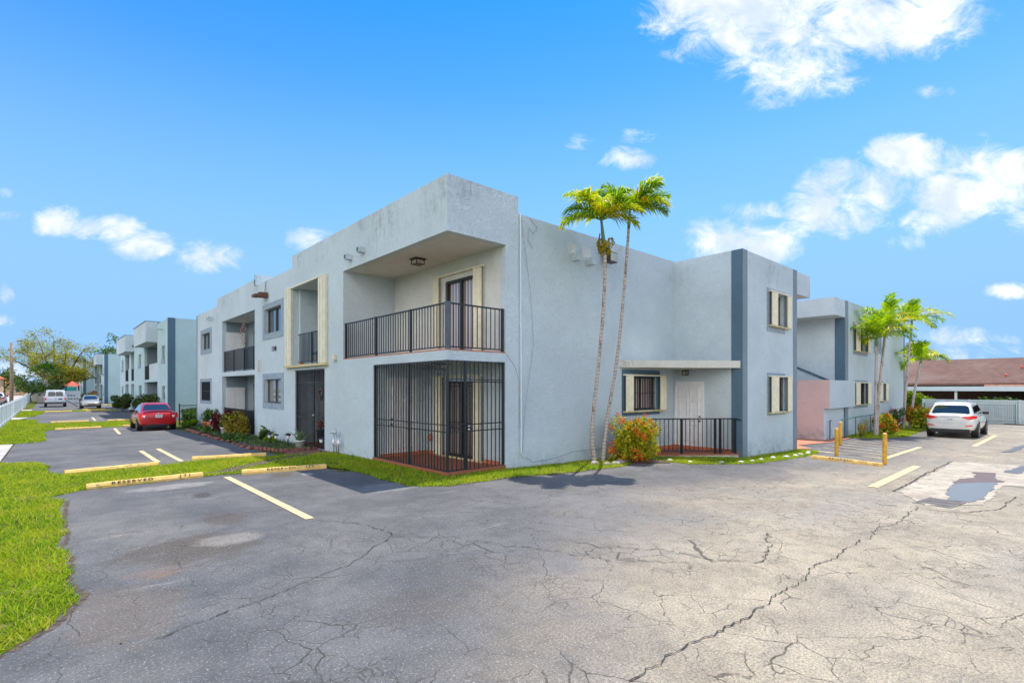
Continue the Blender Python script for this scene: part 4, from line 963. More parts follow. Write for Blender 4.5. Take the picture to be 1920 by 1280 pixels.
# fallen leaves and bits on the asphalt and bed
n = 500; P = np.column_stack([RNG.uniform(12.2, 14.2, n), RNG.uniform(7.7, 9.6, n)]); n2 = 120; P2 = np.column_stack([RNG.uniform(0, 18, n2), RNG.uniform(1.5, 14, n2)])
P2 = P2[~((P2[:, 0] > 6.8) & (P2[:, 1] > 8.6))]; P = np.concatenate([P, P2]); C = np.column_stack([P, gzv(P[:, 0], P[:, 1])+.02])
Vv, Ff = leafcloud(C, .022, .4, 0); Vv[:, 2] = np.maximum(gzv(Vv[:, 0], Vv[:, 1])+.013, Vv[:, 2]*.6+.4*(gzv(Vv[:, 0], Vv[:, 1])+.013))
o = npmesh('leaf_litter', Vv, Ff, 'litter'); tag(o, 'dry brown fallen leaves scattered under the red flowered bush', 'fallen leaves', kind='stuff')

# ---------------- wheel stops ----------------
def wheel_stop(a, b, label, text=None, tmat='text_black', group='yellow wheel stops', face=-1, w=.15, h=.125):
    a = Vector(a); b = Vector(b); L = (b-a).length; an = math.atan2(b.y-a.y, b.x-a.x); c = (a+b)/2
    t = thing('wheel_stop', label, 'wheel stop', (c.x, c.y, gz(c.x, c.y)), an, group)
    m = MB(); hw = w/2
    h = .112; P = [(-hw, -.01), (hw, -.01), (hw, h*.45), (hw*.62, h), (-hw*.62, h), (-hw, h*.45)]
    n = 14; r = random.Random(int(a.x*100)+int(a.y*37))
    vs = []; 
    for i in range(n+1):
        x = -L/2+L*i/n
        for k, (y, z) in enumerate(P):
            vs.append((x, y+r.uniform(-.004, .004), z+r.uniform(-.004, .003)))
    fs = [(i*6+k, i*6+(k+1) % 6, (i+1)*6+(k+1) % 6, (i+1)*6+k) for i in range(n) for k in range(6)]+[tuple(range(6)), tuple(range(n*6, n*6+6))]
    m.add(vs, fs); o = m.build('block', 'stop_yellow', t, bevel=.012)
    if text:
        for txt, cx, mt, sp in text:
            vs, fs = textmesh(txt, .135, .003, 1.0, sp)
            # on the sloping front shoulder and top: tilt the letters back
            th = math.atan2(h*.55, hw*.38); k = MB()
            y0 = -hw*.81; z0 = h*.725
            cs, sn = math.cos(th), math.sin(th)
            k.v = [(cx+v[0], y0+v[1]*cs*.62-sn*(v[2]+.007), z0+v[1]*sn*.62+cs*(v[2]+.007)) for v in vs]; k.f = fs
            k.build('lettering', mt, t)
    return t
wheel_stop((.58, 13.50), (2.66, 13.62), 'yellow concrete wheel stop lettered RESERVED 171 at the grass edge', [('RESERVED', -.28, 'text_black', 1.25), ('171', .68, 'faded_text', 1.3)])
wheel_stop((3.42, 13.36), (5.30, 12.98), 'yellow concrete wheel stop lettered RESERVED 172, half in the building shadow', [('RESERVED', -.1, 'faded_text', 1.1), ('172', .55, 'text_black', 1.1)])
wheel_stop((.30, 16.30), (2.2, 16.55), 'ochre wheel stop with blackened left end, back to back with RESERVED 171', group='yellow wheel stops')
wheel_stop((3.08, 17.15), (4.97, 16.75), 'ochre wheel stop nearest the flower bed and solar lights')
wheel_stop((.30, 37.6), (2.3, 38.0), 'pale yellow wheel stop left of the red car')
wheel_stop((3.3, 38.3), (5.3, 38.5), 'pale yellow wheel stop in front of the red car')
wheel_stop((.15, 45.3), (2.1, 45.6), 'dark shaded wheel stop across the grass strip, left of the red car roof')
wheel_stop((3.1, 45.5), (5.0, 45.6), 'dark shaded wheel stop across the grass strip, behind the red car')
wheel_stop((-.2, 65.8), (1.8, 66.3), 'pale yellow wheel stop in the far bay in front of the white van')
wheel_stop((2.8, 66.1), (4.8, 66.4), 'pale yellow wheel stop in the far bay before the beige car')
wheel_stop((2.7, 70.6), (4.6, 70.7), 'pale yellow wheel stop right under the nose of the beige car')
wheel_stop((4.9, 88), (6.8, 88.1), 'pale yellow wheel stop by the round hedge at the third block')
wheel_stop((18.65, 5.95), (18.12, 3.93), 'yellow wheel stop lettered RESERVED 173 between two yellow bollards', [('RESERVED', -.1, 'faded_text', 1.25), ('173', .55, 'faint_text', 1.25)])
# bollards
def bollard():
    t = thing('bollard', '', 'bollard')
    m = MB(); m.lathe([(.062, -.1), (.062, .86), (.060, .90)], n=16); m.build('post', 'yellow_post', t, smooth=False)
    m = MB(); m.lathe([(.060, .90), (.056, .935), (.03, .955), (.004, .96)], n=16); m.build('cap', 'stop_yellow', t, smooth=True)
    return t
b0 = bollard()
for i, (x, y, l) in enumerate([(20.55, 5.78, 'middle yellow steel bollard behind the left end of wheel stop RESERVED 173'), (24.5, 6.75, 'farthest yellow steel bollard, beside the terracotta path'), (19.0, 4.05, 'nearest yellow steel bollard at the right end of wheel stop RESERVED 173')]):
    o = b0 if i == 0 else copy_tree(b0)
    o.location = (x, y, gz(x, y)); o['label'] = l; o['group'] = 'yellow bollards'
# storm drain
t = thing('storm_drain', 'rusty slotted storm drain grate sunk in the worn patch beside the puddle', 'drain', (12.42, 1.80, gz(12.42)+.010), R(-8))
m = MB(); m.box(-.42, .42, -.26, .26, -.002, .004); m.build('pit', 'soil', t)
m = MB()
for i in range(14): x = -.40+i*.058; m.box(x, x+.03, -.25, .25, .002, .007)
for a in (-.15, .14): m.box(a-.03, a+.03, -.26, .26, .007, .010)
m.box(-.44, .44, .25, .28, 0, .009); m.box(-.44, .44, -.28, -.25, 0, .009); m.build('grating', 'grate', t)
# border stones
r = random.Random(4); k = 0
def stone(x, y, s, label, mt='stone_white', grp='white border stones'):
    m = MB(); rr = random.Random(int(x*1000)); N = 8; rings = [(-.4, .75), (0, 1), (.35, .8), (.55, .4)]
    off = [rr.uniform(.75, 1.2) for _ in range(N)]
    vs = [(s*q*off[j]*math.cos(j*math.pi/4)*1.3, s*q*off[j]*math.sin(j*math.pi/4), s*z*rr.uniform(.85, 1.1)) for z, q in rings for j in range(N)]
    fs = [(i*N+j, i*N+(j+1) % N, (i+1)*N+(j+1) % N, (i+1)*N+j) for i in range(3) for j in range(N)]+[tuple(range(N))[::-1], tuple(range(3*N, 4*N))]
    m.add(vs, fs); o = m.build('border_stone' if mt == 'stone_white' else 'rock', mt, None, None, True)
    o.location = (x, y, gz(x, y)+s*.25); o.rotation_euler = (0, 0, rr.uniform(0, 3)); tag(o, label, 'stone', grp); return o
PS = [(13.95, 8.35), (14.05, 7.75), (14.75, 7.15), (15.4, 6.85), (15.95, 6.75), (16.6, 6.75), (17.4, 6.7), (18.1, 6.55), (18.8, 6.5), (19.5, 6.6), (20.1, 6.55), (20.6, 6.7)]
WH = ['nearest the red flowered bush', 'at the asphalt edge, second from the bush', 'before the left half of the barred porch', 'before the middle of the diagonal porch railing', 'before the right post of the porch railing', 'just left of the dark corner band', 'below the corner of the jutting wing', 'below the two shuttered windows, left one', 'below the two shuttered windows, right one', 'third from the terracotta path', 'second from the terracotta path', 'nearest the terracotta path']
for (x, y), l in zip(PS, WH): stone(x, y, .07+r.random()*.03, 'round white painted border stone in the grass '+l)
for i, (x, y, s) in enumerate([(11.35, 9.15, .12), (11.55, 8.85, .10), (11.85, 8.8, .11), (12.15, 8.85, .13), (12.4, 8.95, .12), (12.7, 9.1, .10)]):
    stone(x, y, s, 'grey coral rock at the twin palms, '+['leftmost of the ring', 'second from the left', 'between the two trunks, left one', 'between the two trunks, right one', 'second from the right, under the bush', 'rightmost, half under the red flowered bush'][i], 'stone_grey', 'coral rocks at the palm feet')

# ---------------- palms ----------------
def frond(L, el, droop, mt, n=46, ll=.46, wl=.030, seed=0, parent=None, az=0, base=(0, 0, 0), twist=0):
    r = np.random.default_rng(seed); V = []; F = []
    pts = []; p = np.array([0., 0, 0]); a = el
    N = 16
    for i in range(N+1):
        pts.append(p.copy()); p = p+np.array([math.cos(a), 0, math.sin(a)])*L/N; a -= droop/N*(.35+1.3*i/N)
    pts = np.array(pts)
    def at(s):
        i = min(int(s*N), N-1); f = s*N-i; t = pts[i+1]-pts[i]; return pts[i]*(1-f)+pts[i+1]*f, t/np.linalg.norm(t)
    def q(a, b, c, d): k = len(V); V.extend([a, b, c, d]); F.append((k, k+1, k+2, k+3))
    for s in (-1, 1):
        for i in range(n):
            u = .10+.9*(i+r.uniform(-.3, .3))/n; u = min(max(u, .08), .995); c, t = at(u)
            ln = ll*(math.sin(math.pi*min(1, (u*.93+.12)))**.6)*r.uniform(.8, 1.1)
            side = np.array([0, s, 0.]); up = np.cross(t, side); up = up*np.sign(up[2] if abs(up[2]) > 1e-6 else 1)
            d = side*.75+t*(.5+.6*u)+up*r.uniform(-.1, .5); d /= np.linalg.norm(d)
            wv = np.cross(d, up); wv /= np.linalg.norm(wv)+1e-9; w = wl*r.uniform(.7, 1.2)
            mid = c+d*ln*.5; tip = c+d*ln*.95+np.array([0, 0, -ln*r.uniform(.15, .6)])
            k = len(V); V.extend([c-wv*w*.25, c+wv*w*.25, mid+wv*w*.5, mid-wv*w*.5, tip])
            F.append((k, k+1, k+2, k+3)); F.append((k+3, k+2, k+4, k+4))
    V = np.array(V); ca, sa = math.cos(az), math.sin(az)
    X = V[:, 0]*ca-V[:, 1]*sa+base[0]; Y = V[:, 0]*sa+V[:, 1]*ca+base[1]; Z = V[:, 2]+base[2]
    quads = [f for f in F if f[2] != f[3]]; tris = [f[:3] for f in F if f[2] == f[3]]
    me = bpy.data.meshes.new('frond'); me.from_pydata(list(zip(X, Y, Z)), [], quads+tris); me.materials.append(M[mt])
    # rachis joined as a second material
    m = MB(); rp = [(pt[0]*ca-pt[1]*sa+base[0], pt[0]*sa+pt[1]*ca+base[1], pt[2]+base[2]) for pt in pts]
    m.tube(rp, [.016*(1-.8*i/N) for i in range(N+1)], 5)
    o = bpy.data.objects.new('frond', me); COLL.objects.link(o); o.parent = parent
    m.build('midrib', 'palm_green', None).parent = o
    return o
def palm(name, label, pts, rad, nf, L, mts, seed, loc, grp, droop=1.7, shaft=.6, fruit=False, dead=False, spec=None, ll=.46, wl=.03, n=46):
    t = thing(name, label, 'palm tree', loc, 0, grp); r = random.Random(seed)
    P = [Vector(p)-Vector(loc) for p in pts]
    # smooth the trunk line
    Q = []
    for i in range(len(P)-1):
        p0, p1, p2, p3 = P[max(i-1, 0)], P[i], P[i+1], P[min(i+2, len(P)-1)]
        for k in range(8):
            u = k/8; Q.append(.5*((2*p1)+(p2-p0)*u+(2*p0-5*p1+4*p2-p3)*u*u+(3*p1-p0-3*p2+p3)*u**3))
    Q.append(P[-1]); N = len(Q)
    m = MB(); m.tube(Q, [rad[0]+(rad[1]-rad[0])*min(1, i/(N*.25)) if i < N*.25 else rad[1]+(rad[2]-rad[1])*(i-N*.25)/(N*.75) for i in range(N)], 10); m.build('trunk', 'palm_trunk', None, None, True).parent = t
    top = Q[-1]; dr = (Q[-1]-Q[-4]).normalized(); ct = top+dr*shaft
    m = MB(); m.tube([top-dr*.05, top+dr*.1, ct], [rad[2]*1.05, rad[2]*1.35, rad[2]*.7], 10); m.build('crownshaft', 'crownshaft', None, None, True).parent = t
    for i in range(nf):
        az = i*2.399963+r.uniform(-.3, .3); el = [1.25, .95, .6, .25][i % 4]+r.uniform(-.12, .12)
        if spec and i < len(spec): az, el = spec[i]
        frond(L*r.uniform(.85, 1.1), el, droop*r.uniform(.8, 1.15), mts[i % len(mts)], n, ll, wl, seed*50+i, t, az, tuple(ct-dr*.05))
    if fruit:
        c = np.array(top+dr*.02); C = blobpts(900, c+np.array([.04, -.04, -.12]), (.26, .26, .30), 8, seed, .3)
        Vv, Ff = leafcloud(C, .035, .5, 0); npmesh('fruit_cluster', Vv, Ff, 'palm_fruit', t)
    if dead:
        m = MB(); m.tube([top+dr*.25+Vector((-.05, .05, 0)), top+dr*0+Vector((-.10, .10, -.05)), top-dr*.25+Vector((-.11, .10, -.05))], [.015, .035, .012], 6); m.build('dead_frond', 'dead_leaf', None).parent = t
    return t
kk = lambda P, k0, k1: [tuple((Vector(p)-Vector((0, 0, CAMH)))*(k0+(k1-k0)*i/(len(P)-1))+Vector((0, 0, CAMH))) for i, p in enumerate(P)]
T1 = [(11.70, 9.42, -.15), (11.45, 9.30, .90), (11.35, 9.03, 2.45), (11.22, 8.75, 3.95), (11.0, 8.5, 5.3), (10.84, 8.42, 5.85)]
# camera facing directions: azimuth 180 deg points to -X (left in the picture)
A = lambda dg: math.radians(dg-42.058)   # 0 = right of the picture, 90 = away, 180 = left, 270 = towards the camera
palm('palm_tree', 'left twin palm with yellow fronds, brown fruit cluster and pale leaning trunk', T1, (.075, .050, .040), 13, 1.25, ['palm_yellow', 'palm_green', 'palm_yellow'], 11, (11.70, 9.42, -.12), 'twin palms at the end wall', 1.8, .62, True, True,
     spec=[(A(176), 1.15), (A(190), .7), (A(150), 1.25), (A(18), 1.1), (A(-8), .85), (A(-28), .5), (A(215), 1.2), (A(315), 1.1), (A(165), .45), (A(30), 1.35), (A(205), .25), (A(262), .6), (A(350), .3)], ll=.54, wl=.044, n=50)
T2 = [(12.05, 9.40, -.15), (12.05, 9.25, 1.05), (12.0, 8.9, 2.60), (11.85, 8.6, 3.9), (11.65, 8.3, 5.3), (11.5, 8.10, 6.35)]
palm('palm_tree', 'right twin palm, taller with darker green fronds and dark mottled slender trunk', T2, (.07, .047, .034), 12, 1.2, ['palm_green', 'palm_green', 'palm_yellow'], 23, (12.05, 9.40, -.12), 'twin palms at the end wall', 1.5, .45, False, False,
     spec=[(A(5), .75), (A(28), 1.05), (A(-20), .5), (A(60), .95), (A(165), 1.15), (A(330), 1.15), (A(190), .75), (A(-38), .9), (A(320), .35), (A(50), .8), (A(-5), .3), (A(140), .7)], ll=.54, wl=.042, n=50)
for pts, lab, sd, L, nf in [
    ([(30.6, 6.9, -.4), (30.62, 6.9, 1.8), (30.75, 6.9, 4.2)], 'leftmost slim palm before the right block, crown over its upper window', 31, 1.9, 13),
    ([(30.95, 6.95, -.4), (31.3, 6.9, 2.0), (32.0, 6.8, 4.9)], 'slim palm with the fullest crown, leaning right before the right block', 37, 2.1, 14),
    ([(37.0, 7.0, -.4), (37.4, 6.95, 2.0), (38.6, 6.9, 5.75)], 'tallest grey stemmed palm at the far corner of the right block', 41, 2.2, 13),
    ([(37.5, 6.8, -.4), (38.3, 6.7, 1.8), (39.4, 6.6, 3.55)], 'shortest palm with small crown at the far corner of the right block', 47, 1.8, 10)]:
    palm('palm_tree', lab, pts, (.10, .075, .055), nf, L, ['palm_green', 'palm_green', 'palm_yellow'], sd, pts[0][:2]+(-.32,), 'palms before the right block', 1.8, .35, ll=.68, wl=.055, n=38)

# ---------------- shrubs and flower bed ----------------
def shrub(name, label, c, rad, leaf, n, sz, seed, blooms=None, nb=0, cat='bush', grp=None, stems=5, lumps=14, bs=.03, kind=None):
    z = gz(c[0], c[1]); t = thing(name, label, cat, (c[0], c[1], z), 0, grp)
    C = blobpts(n, (0, 0, rad[2]*.95), rad, lumps, seed, .35); C[:, 2] = np.maximum(C[:, 2], .03)
    Vv, Ff = leafcloud(C, sz, .42, .4); npmesh('foliage', Vv, Ff, leaf, t)
    r = random.Random(seed)
    m = MB()
    for i in range(stems):
        a = i*2.4; m.tube([(0.03*math.cos(a), .03*math.sin(a), -.02), (rad[0]*.3*math.cos(a), rad[1]*.3*math.sin(a), rad[2]*.8), (rad[0]*.55*math.cos(a), rad[1]*.55*math.sin(a), rad[2]*1.5)], [.018, .012, .005], 5)
    m.build('stems', 'bark', None).parent = t
    if blooms:
        k = [C[r.randrange(len(C))] for _ in range(nb*6)]; ctr = np.array([0, 0, rad[2]*.9])
        k.sort(key=lambda p: -np.linalg.norm((p-ctr)/np.array(rad))); cs = k[:nb]
        for cc in cs:
            dirv = (cc-ctr); dirv = dirv/np.linalg.norm(dirv); cc = cc+dirv*sz*.6
            P = cc+RNG.normal(scale=bs, size=(26, 3)); Vv, Ff = leafcloud(P, bs*.55, .5, 0); npmesh('blossom', Vv, Ff, blooms, t)
    return t
shrub('flowering_bush', 'round yellow green ixora bush with red orange blooms beside the twin palms', (12.95, 8.8), (.95, .80, .70), 'ixora_leaf', 11000, .044, 5, 'ixora_bloom', 85, 'bush', 'red flowered bushes', lumps=30, bs=.042)
shrub('flowering_bush', 'orange red flowered bush right of the first right hand palm', (32.3, 6.9), (.95, .55, .62), 'ixora_leaf', 3800, .065, 8, 'ixora_bloom', 30, 'bush', 'red flowered bushes', bs=.055)
shrub('flowering_bush', 'large red flowered bush left of the white car', (37.9, 6.3), (1.5, .7, .75), 'ixora_leaf', 4500, .08, 9, 'ixora_bloom', 42, 'bush', 'red flowered bushes', bs=.07)
shrub('flowering_bush', 'small dark bush with pink flowers between the right hand palms', (36.3, 7.2), (.5, .4, .65), 'green_leaf', 1200, .06, 12, 'pink_petals', 7, 'bush', bs=.05)
shrub('flowering_bush', 'spindly sparse young flowering shrub by the metal rail', (28.9, 7.1), (.42, .3, .42), 'ixora_leaf', 160, .06, 10, 'ixora_bloom', 5, 'bush', bs=.035)
shrub('croton_bush', 'golden leaved croton bush before the far black porch railing', (6.15, 25.2), (.62, .85, .58), 'croton_leaf', 2600, .07, 13, cat='bush', lumps=20)
shrub('red_shrub', 'dark red leaved shrub behind the golden croton', (6.4, 28.3), (.5, .6, .62), 'red_leaf', 1300, .08, 14, cat='bush')
shrub('lime_plant', 'low lime yellow plant at the far end of the flower bed', (6.35, 35.8), (.4, .9, .22), 'lime_leaf', 900, .08, 15, cat='plant')
shrub('garden_plant', 'tall green plant by the dark fence at the far end of the bed', (6.5, 37.2), (.4, .7, .5), 'green_leaf', 900, .09, 16, cat='plant')
shrub('garden_plant', 'low green plants with white flowers before the clay pots', (5.85, 29.6), (.35, 1.0, .2), 'green_leaf', 900, .05, 17, 'petals', 12, cat='plant', bs=.03)
shrub('garden_plant', 'low green plants below the golden croton', (5.6, 23.2), (.35, 1.5, .2), 'green_leaf', 1300, .05, 18, cat='plant')
shrub('garden_plant', 'light green broad leaved plant left of the solar lights', (6.35, 20.9), (.22, .4, .22), 'lime_leaf', 160, .10, 19, cat='plant')
shrub('garden_plant', 'bright green strap leaved plant against the wall by the first solar light', (6.5, 22.1), (.22, .4, .3), 'green_leaf', 260, .10, 20, cat='plant')
shrub('hedge', 'large dark clipped hedge before the second block', (6.0, 50.0), (1.1, 2.8, .95), 'hedge_leaf', 7000, .09, 21, cat='hedge', lumps=30)
shrub('hedge', 'dark round hedge farther back beside the second block', (5.4, 62.5), (.9, 2.2, .95), 'hedge_leaf', 4000, .10, 22, cat='hedge', lumps=20)
shrub('hedge', 'dark hedge beside the third block by the playground', (4.6, 96), (1.2, 2.0, .9), 'hedge_leaf', 2500, .12, 24, cat='hedge')
# ground cover in the bed
n = 5200; P = np.column_stack([RNG.uniform(5.35, 6.8, n), RNG.uniform(17.6, 38, n)]); P = P[P[:, 0] > 5.35+.03*(P[:, 1]-19)+.1]
C = np.column_stack([P, gzv(P[:, 0], P[:, 1])+.06+RNG.uniform(0, .07, len(P))]); Vv, Ff = leafcloud(C, .035, .5, .5)
o = npmesh('ground_cover', Vv, Ff, 'green_leaf'); tag(o, 'low creeping green cover in the flower bed along the wall', 'ground cover', kind='stuff')
# brick edging of the bed
pts = [(5.25, 19.0), (5.3, 18.6), (5.5, 18.0), (5.7, 17.45), (6.2, 17.40), (6.8, 17.38)]
t = thing('garden_edging', 'scalloped dark red edging round the near end of the flower bed', 'edging', (5.9, 17.6, gz(6, 17.6)))
m = MB(); ez = gz(6, 17.6)
for i in range(len(pts)-1):
    a = Vector(pts[i]); b = Vector(pts[i+1]); k = max(1, int((b-a).length/.16)); dd = (b-a)/k
    for j in range(k):
        c = a+dd*(j+.5); q = dd.normalized()*.075; nn = Vector((-q.y, q.x)).normalized()*.02
        pr = [(-1, 0), (-1, .07), (-.6, .115), (0, .13), (.6, .115), (1, .07), (1, 0)]
        vs = [(c.x+q.x*u+s*nn.x-5.9, c.y+q.y*u+s*nn.y-17.6, z) for s in (-1, 1) for u, z in pr]
        m.add(vs, [tuple(range(7)), tuple(range(13, 6, -1))]+[(u, (u+1) % 7, 7+(u+1) % 7, 7+u) for u in range(7)])
m.build('tiles', 'edging', t)
rr = random.Random(8)
for i in range(16):
    y = 19.3+i*.85; x = 5.22+.028*(y-19)+rr.uniform(-.03, .03)
    stone(x, y, .10+rr.random()*.05, 'reddish brown stone edging the flower bed, '+['nearest the scalloped edging', 'second from the scalloped edging', 'third from the near end', 'fourth from the near end', 'fifth from the near end', 'sixth from the near end', 'just before the golden croton', 'in front of the golden croton', 'just past the golden croton', 'seventh from the far end', 'sixth from the far end', 'before the right clay pot', 'before the left clay pot', 'third from the far end', 'second from the far end', 'farthest of the row'][i], 'edging', 'edging stones of the flower bed')
# clay pots with plants
def pot(x, y, label, leaf, r0=.2, h=.34, mt='terracotta', grp='clay pots by the wall', n=380, sp=(.32, .32, .36)):
    t = thing('potted_plant', label, 'potted plant', (x, y, gz(x, y)+.05), 0, grp)
    m = MB(); m.lathe([(r0*.65, 0), (r0*.95, h*.85), (r0*1.08, h*.86), (r0*1.1, h), (r0*.95, h), (r0*.9, h*.92), (.01, h*.9)], n=20); m.build('pot', mt, None, None, True).parent = t
    C = blobpts(n, (0, 0, h+sp[2]*.9), sp, 7, int(x*50+y*7), .2); Vv, Ff = leafcloud(C, .07, .4, .3); npmesh('foliage', Vv, Ff, leaf, t)
    m = MB()
    for i in range(4): a = i*1.6; m.tube([(0, 0, h*.9), (.08*math.cos(a), .08*math.sin(a), h+.3), (.2*math.cos(a), .2*math.sin(a), h+.6)], [.012, .008, .004], 5)
    m.build('stems', 'bark', None).parent = t
    return t
pot(6.35, 31.4, 'left terracotta pot with leafy green plant against the wall', 'green_leaf', .27, .42, n=520, sp=(.42, .5, .5))
pot(6.35, 29.9, 'right terracotta pot with small grey green plant against the wall', 'green_leaf', .29, .40, n=300, sp=(.3, .4, .38))
t = pot(6.2, 27.2, 'small white pot half hidden behind the golden croton', 'green_leaf', .16, .3, 'white_paint', None, 80, (.2, .2, .2))
# aloe in a white pot
t = thing('potted_plant', 'spiky aloe in a white pot at the black entry gate', 'potted plant', (6.42, 17.95, -.02))
m = MB(); m.lathe([(.11, 0), (.165, .25), (.175, .25), (.175, .28), (.15, .28), (.14, .25), (.01, .24)], n=20); m.build('pot', 'white_paint', None, None, True).parent = t
m = MB(); rr = random.Random(5)
for i in range(15):
    a = i*2.4; el = rr.uniform(.6, 1.35); L = rr.uniform(.32, .52)
    m.tube([(.03*math.cos(a), .03*math.sin(a), .25), (L*.5*math.cos(el)*math.cos(a), L*.5*math.cos(el)*math.sin(a), .25+L*.55*math.sin(el)), (L*math.cos(el)*1.1*math.cos(a), L*math.cos(el)*1.1*math.sin(a), .25+L*math.sin(el))], [.028, .02, .003], 5)
m.build('leaves', 'aloe_leaf', None, None, True).parent = t
# shaded pots inside the gate
pot(7.9, 18.6, 'lime leaved potted plant seen through the bars of the entry gate', 'lime_leaf', .15, .3, 'plastic_black', None, 200, (.2, .2, .25))
pot(7.6, 19.1, 'orange flowered potted plant seen through the bars of the entry gate', 'ixora_bloom', .15, .5, 'plastic_black', None, 120, (.16, .16, .2))
# solar path lights
def path_light():
    t = thing('solar_light', '', 'garden light')
    m = MB(); m.lathe([(.012, -.05), (.012, .30)], n=8); m.build('stake', 'plastic_black', None).parent = t
    m = MB(); m.lathe([(.035, .30), (.048, .32), (.055, .42), (.04, .425)], n=10); m.build('lamp_glass', 'clear_lens', None, None, True).parent = t
    m = MB(); m.lathe([(.105, .42), (.10, .432), (.045, .462), (.01, .468)], n=12); m.build('cap', 'plastic_black', None).parent = t
    return t
pl = path_light()
SP = [(6.15, 20.1, 'behind the light green plant, farthest of the row'), (5.85, 19.35, 'front row, first to the left'), (5.92, 18.85, 'front row, second from the left'), (6.35, 18.95, 'back row beside the wall, left one'), (6.2, 18.45, 'just left of the aloe pot, tall one'), (6.6, 18.75, 'small one close to the wall, left of the gate'), (6.55, 18.3, 'small one nearest the black gate'), (6.45, 16.2, 'alone right of the black gate beside the pipes')]
for i, (x, y, l) in enumerate(SP):
    o = pl if i == 0 else copy_tree(pl); o.location = (x, y, gz(x, y)+.04); o['label'] = 'black capped solar path light, '+l; o['group'] = 'solar path lights'
# water pipes
t = wthing('water_backflow_pipes', 'white capped water pipes and valves standing by the front wall', 'pipes', (6.66, 15.85, 0))
m = MB()
for y in (15.45, 15.62, 15.80): m.tube([(6.70, y, -.05), (6.70, y, .62)], .016, 8)
m.tube([(6.70, 15.40, .62), (6.70, 16.05, .62)], .016, 8); m.tube([(6.70, 15.5, .25), (6.70, 15.9, .25)], .016, 8)
m.tube([(6.70, 15.62, .62), (6.70, 15.62, .76), (6.70, 15.72, .76)], .014, 8); m.build('pipe', 'steel', t, smooth=True)
for y in (15.45, 15.82):
    m = MB(); m.lathe([(.05, 0), (.055, .05), (.04, .12), (.02, .15)], (6.70, y, .30), 12); m.build('valve', 'white_paint', t, smooth=True)
# wind chime, things on the balconies
t = wthing('wind_chime', 'orange shell wind chime hanging over the far upper balcony', 'wind chime', (7.1, 27.4, 5.5))
MB().tube([(7.1, 27.4, 5.53), (7.1, 27.4, 4.95)], .006, 4).build('cord', 'wire', t)
m = MB(); rr = random.Random(3)
for i in range(34): a = i*2.4; z = 5.2-.03*i; q = .13*math.sin(math.pi*i/34)+.02; m.box(7.1+q*math.cos(a)-.02, 7.1+q*math.cos(a)+.02, 27.4+q*math.sin(a)-.03, 27.4+q*math.sin(a)+.03, z-.04, z)
m.build('shells', 'shell_pink', t)
t = wthing('bicycle', 'white framed bicycle parked on the far upper balcony', 'bicycle', (7.6, 26.3, 2.87))
for y in (25.8, 26.85):
    m = MB(); m.tube([(7.5, y+.31*math.cos(a), 3.2+.31*math.sin(a)) for a in [j*math.pi/10 for j in range(21)]], .014, 5); m.build('wheel', 'tyre', t)
m = MB(); m.tube([(7.5, 25.8, 3.2), (7.5, 26.15, 3.6), (7.5, 26.65, 3.65), (7.5, 26.85, 3.2)], .018, 6); m.tube([(7.5, 26.15, 3.6), (7.5, 26.3, 3.2), (7.5, 26.65, 3.65)], .018, 6); m.tube([(7.5, 25.8, 3.2), (7.5, 26.3, 3.2)], .014, 6); m.build('frame', 'white_paint', t)
MB().box(7.42, 7.58, 26.05, 26.3, 3.7, 3.75).build('saddle', 'plastic_black', t); MB().tube([(7.25, 26.7, 3.85), (7.5, 26.68, 3.82), (7.75, 26.7, 3.85)], .014, 6).build('handlebar', 'plastic_black', t)
t = wthing('folding_chair', 'blue folding chair with black fittings on the entry balcony', 'chair', (7.5, 18.9, 2.88))
MB().box(7.25, 7.75, 18.6, 19.1, 3.3, 3.35).build('seat', 'blue_cloth', t); MB().box(7.7, 7.75, 18.6, 19.1, 3.4, 3.95).build('backrest', 'blue_cloth', t)
m = MB()
for x in (7.27, 7.73):
    for y in (18.62, 19.08): m.tube([(x, y, 2.88), (x, y, 3.4 if x < 7.5 else 3.95)], .014, 6)
m.build('frame', 'black_metal', t)
t = wthing('potted_flower', 'small red flower pot at the foot of the entry balcony railing', 'flower pot', (6.98, 19.4, 2.88))
m = MB(); m.lathe([(.06, 0), (.09, .12), (.1, .14), (.08, .14)], (6.98, 19.4, 2.88), 12); m.build('pot', 'terracotta', t)
t = wthing('hanging_planter', 'black lattice planter hung at the top of the porch grille', 'planter', (7.0, 10.7, 2.62))
m = MB()
for i in range(6): y = 10.35+i*.14; m.tube([(6.95, y+.055*math.cos(a), 2.55+.06*math.sin(a)) for a in [j*math.pi/5 for j in range(11)]], .010, 4)
m.box(6.94, 6.96, 10.25, 11.15, 2.62, 2.64); m.build('lattice', 'black_metal', t)
# green metal rail by the right palms, dark post
t = wthing('metal_rail', 'green metal pipe rail along the foot of the right block', 'railing', (29.5, 7.3, -.3))
MB().tube([(26.6, 7.3, .62), (31, 7.3, .66), (34, 7.3, .68)], .025, 6).build('rail', 'green_pipe', t)
for x in (28.8, 31.4, 33.9): MB().tube([(x, 7.3, -.4), (x, 7.3, .66)], .022, 6).build('post', 'green_pipe', t)
t = wthing('standpipe', 'thin dark hooked standpipe before the stair wall', 'pipe', (26.6, 7.7, -.3))
MB().tube([(26.6, 7.75, -.4), (26.6, 7.75, .55), (26.8, 7.75, .55)], .03, 6).build('pipe', 'stucco_band', t)

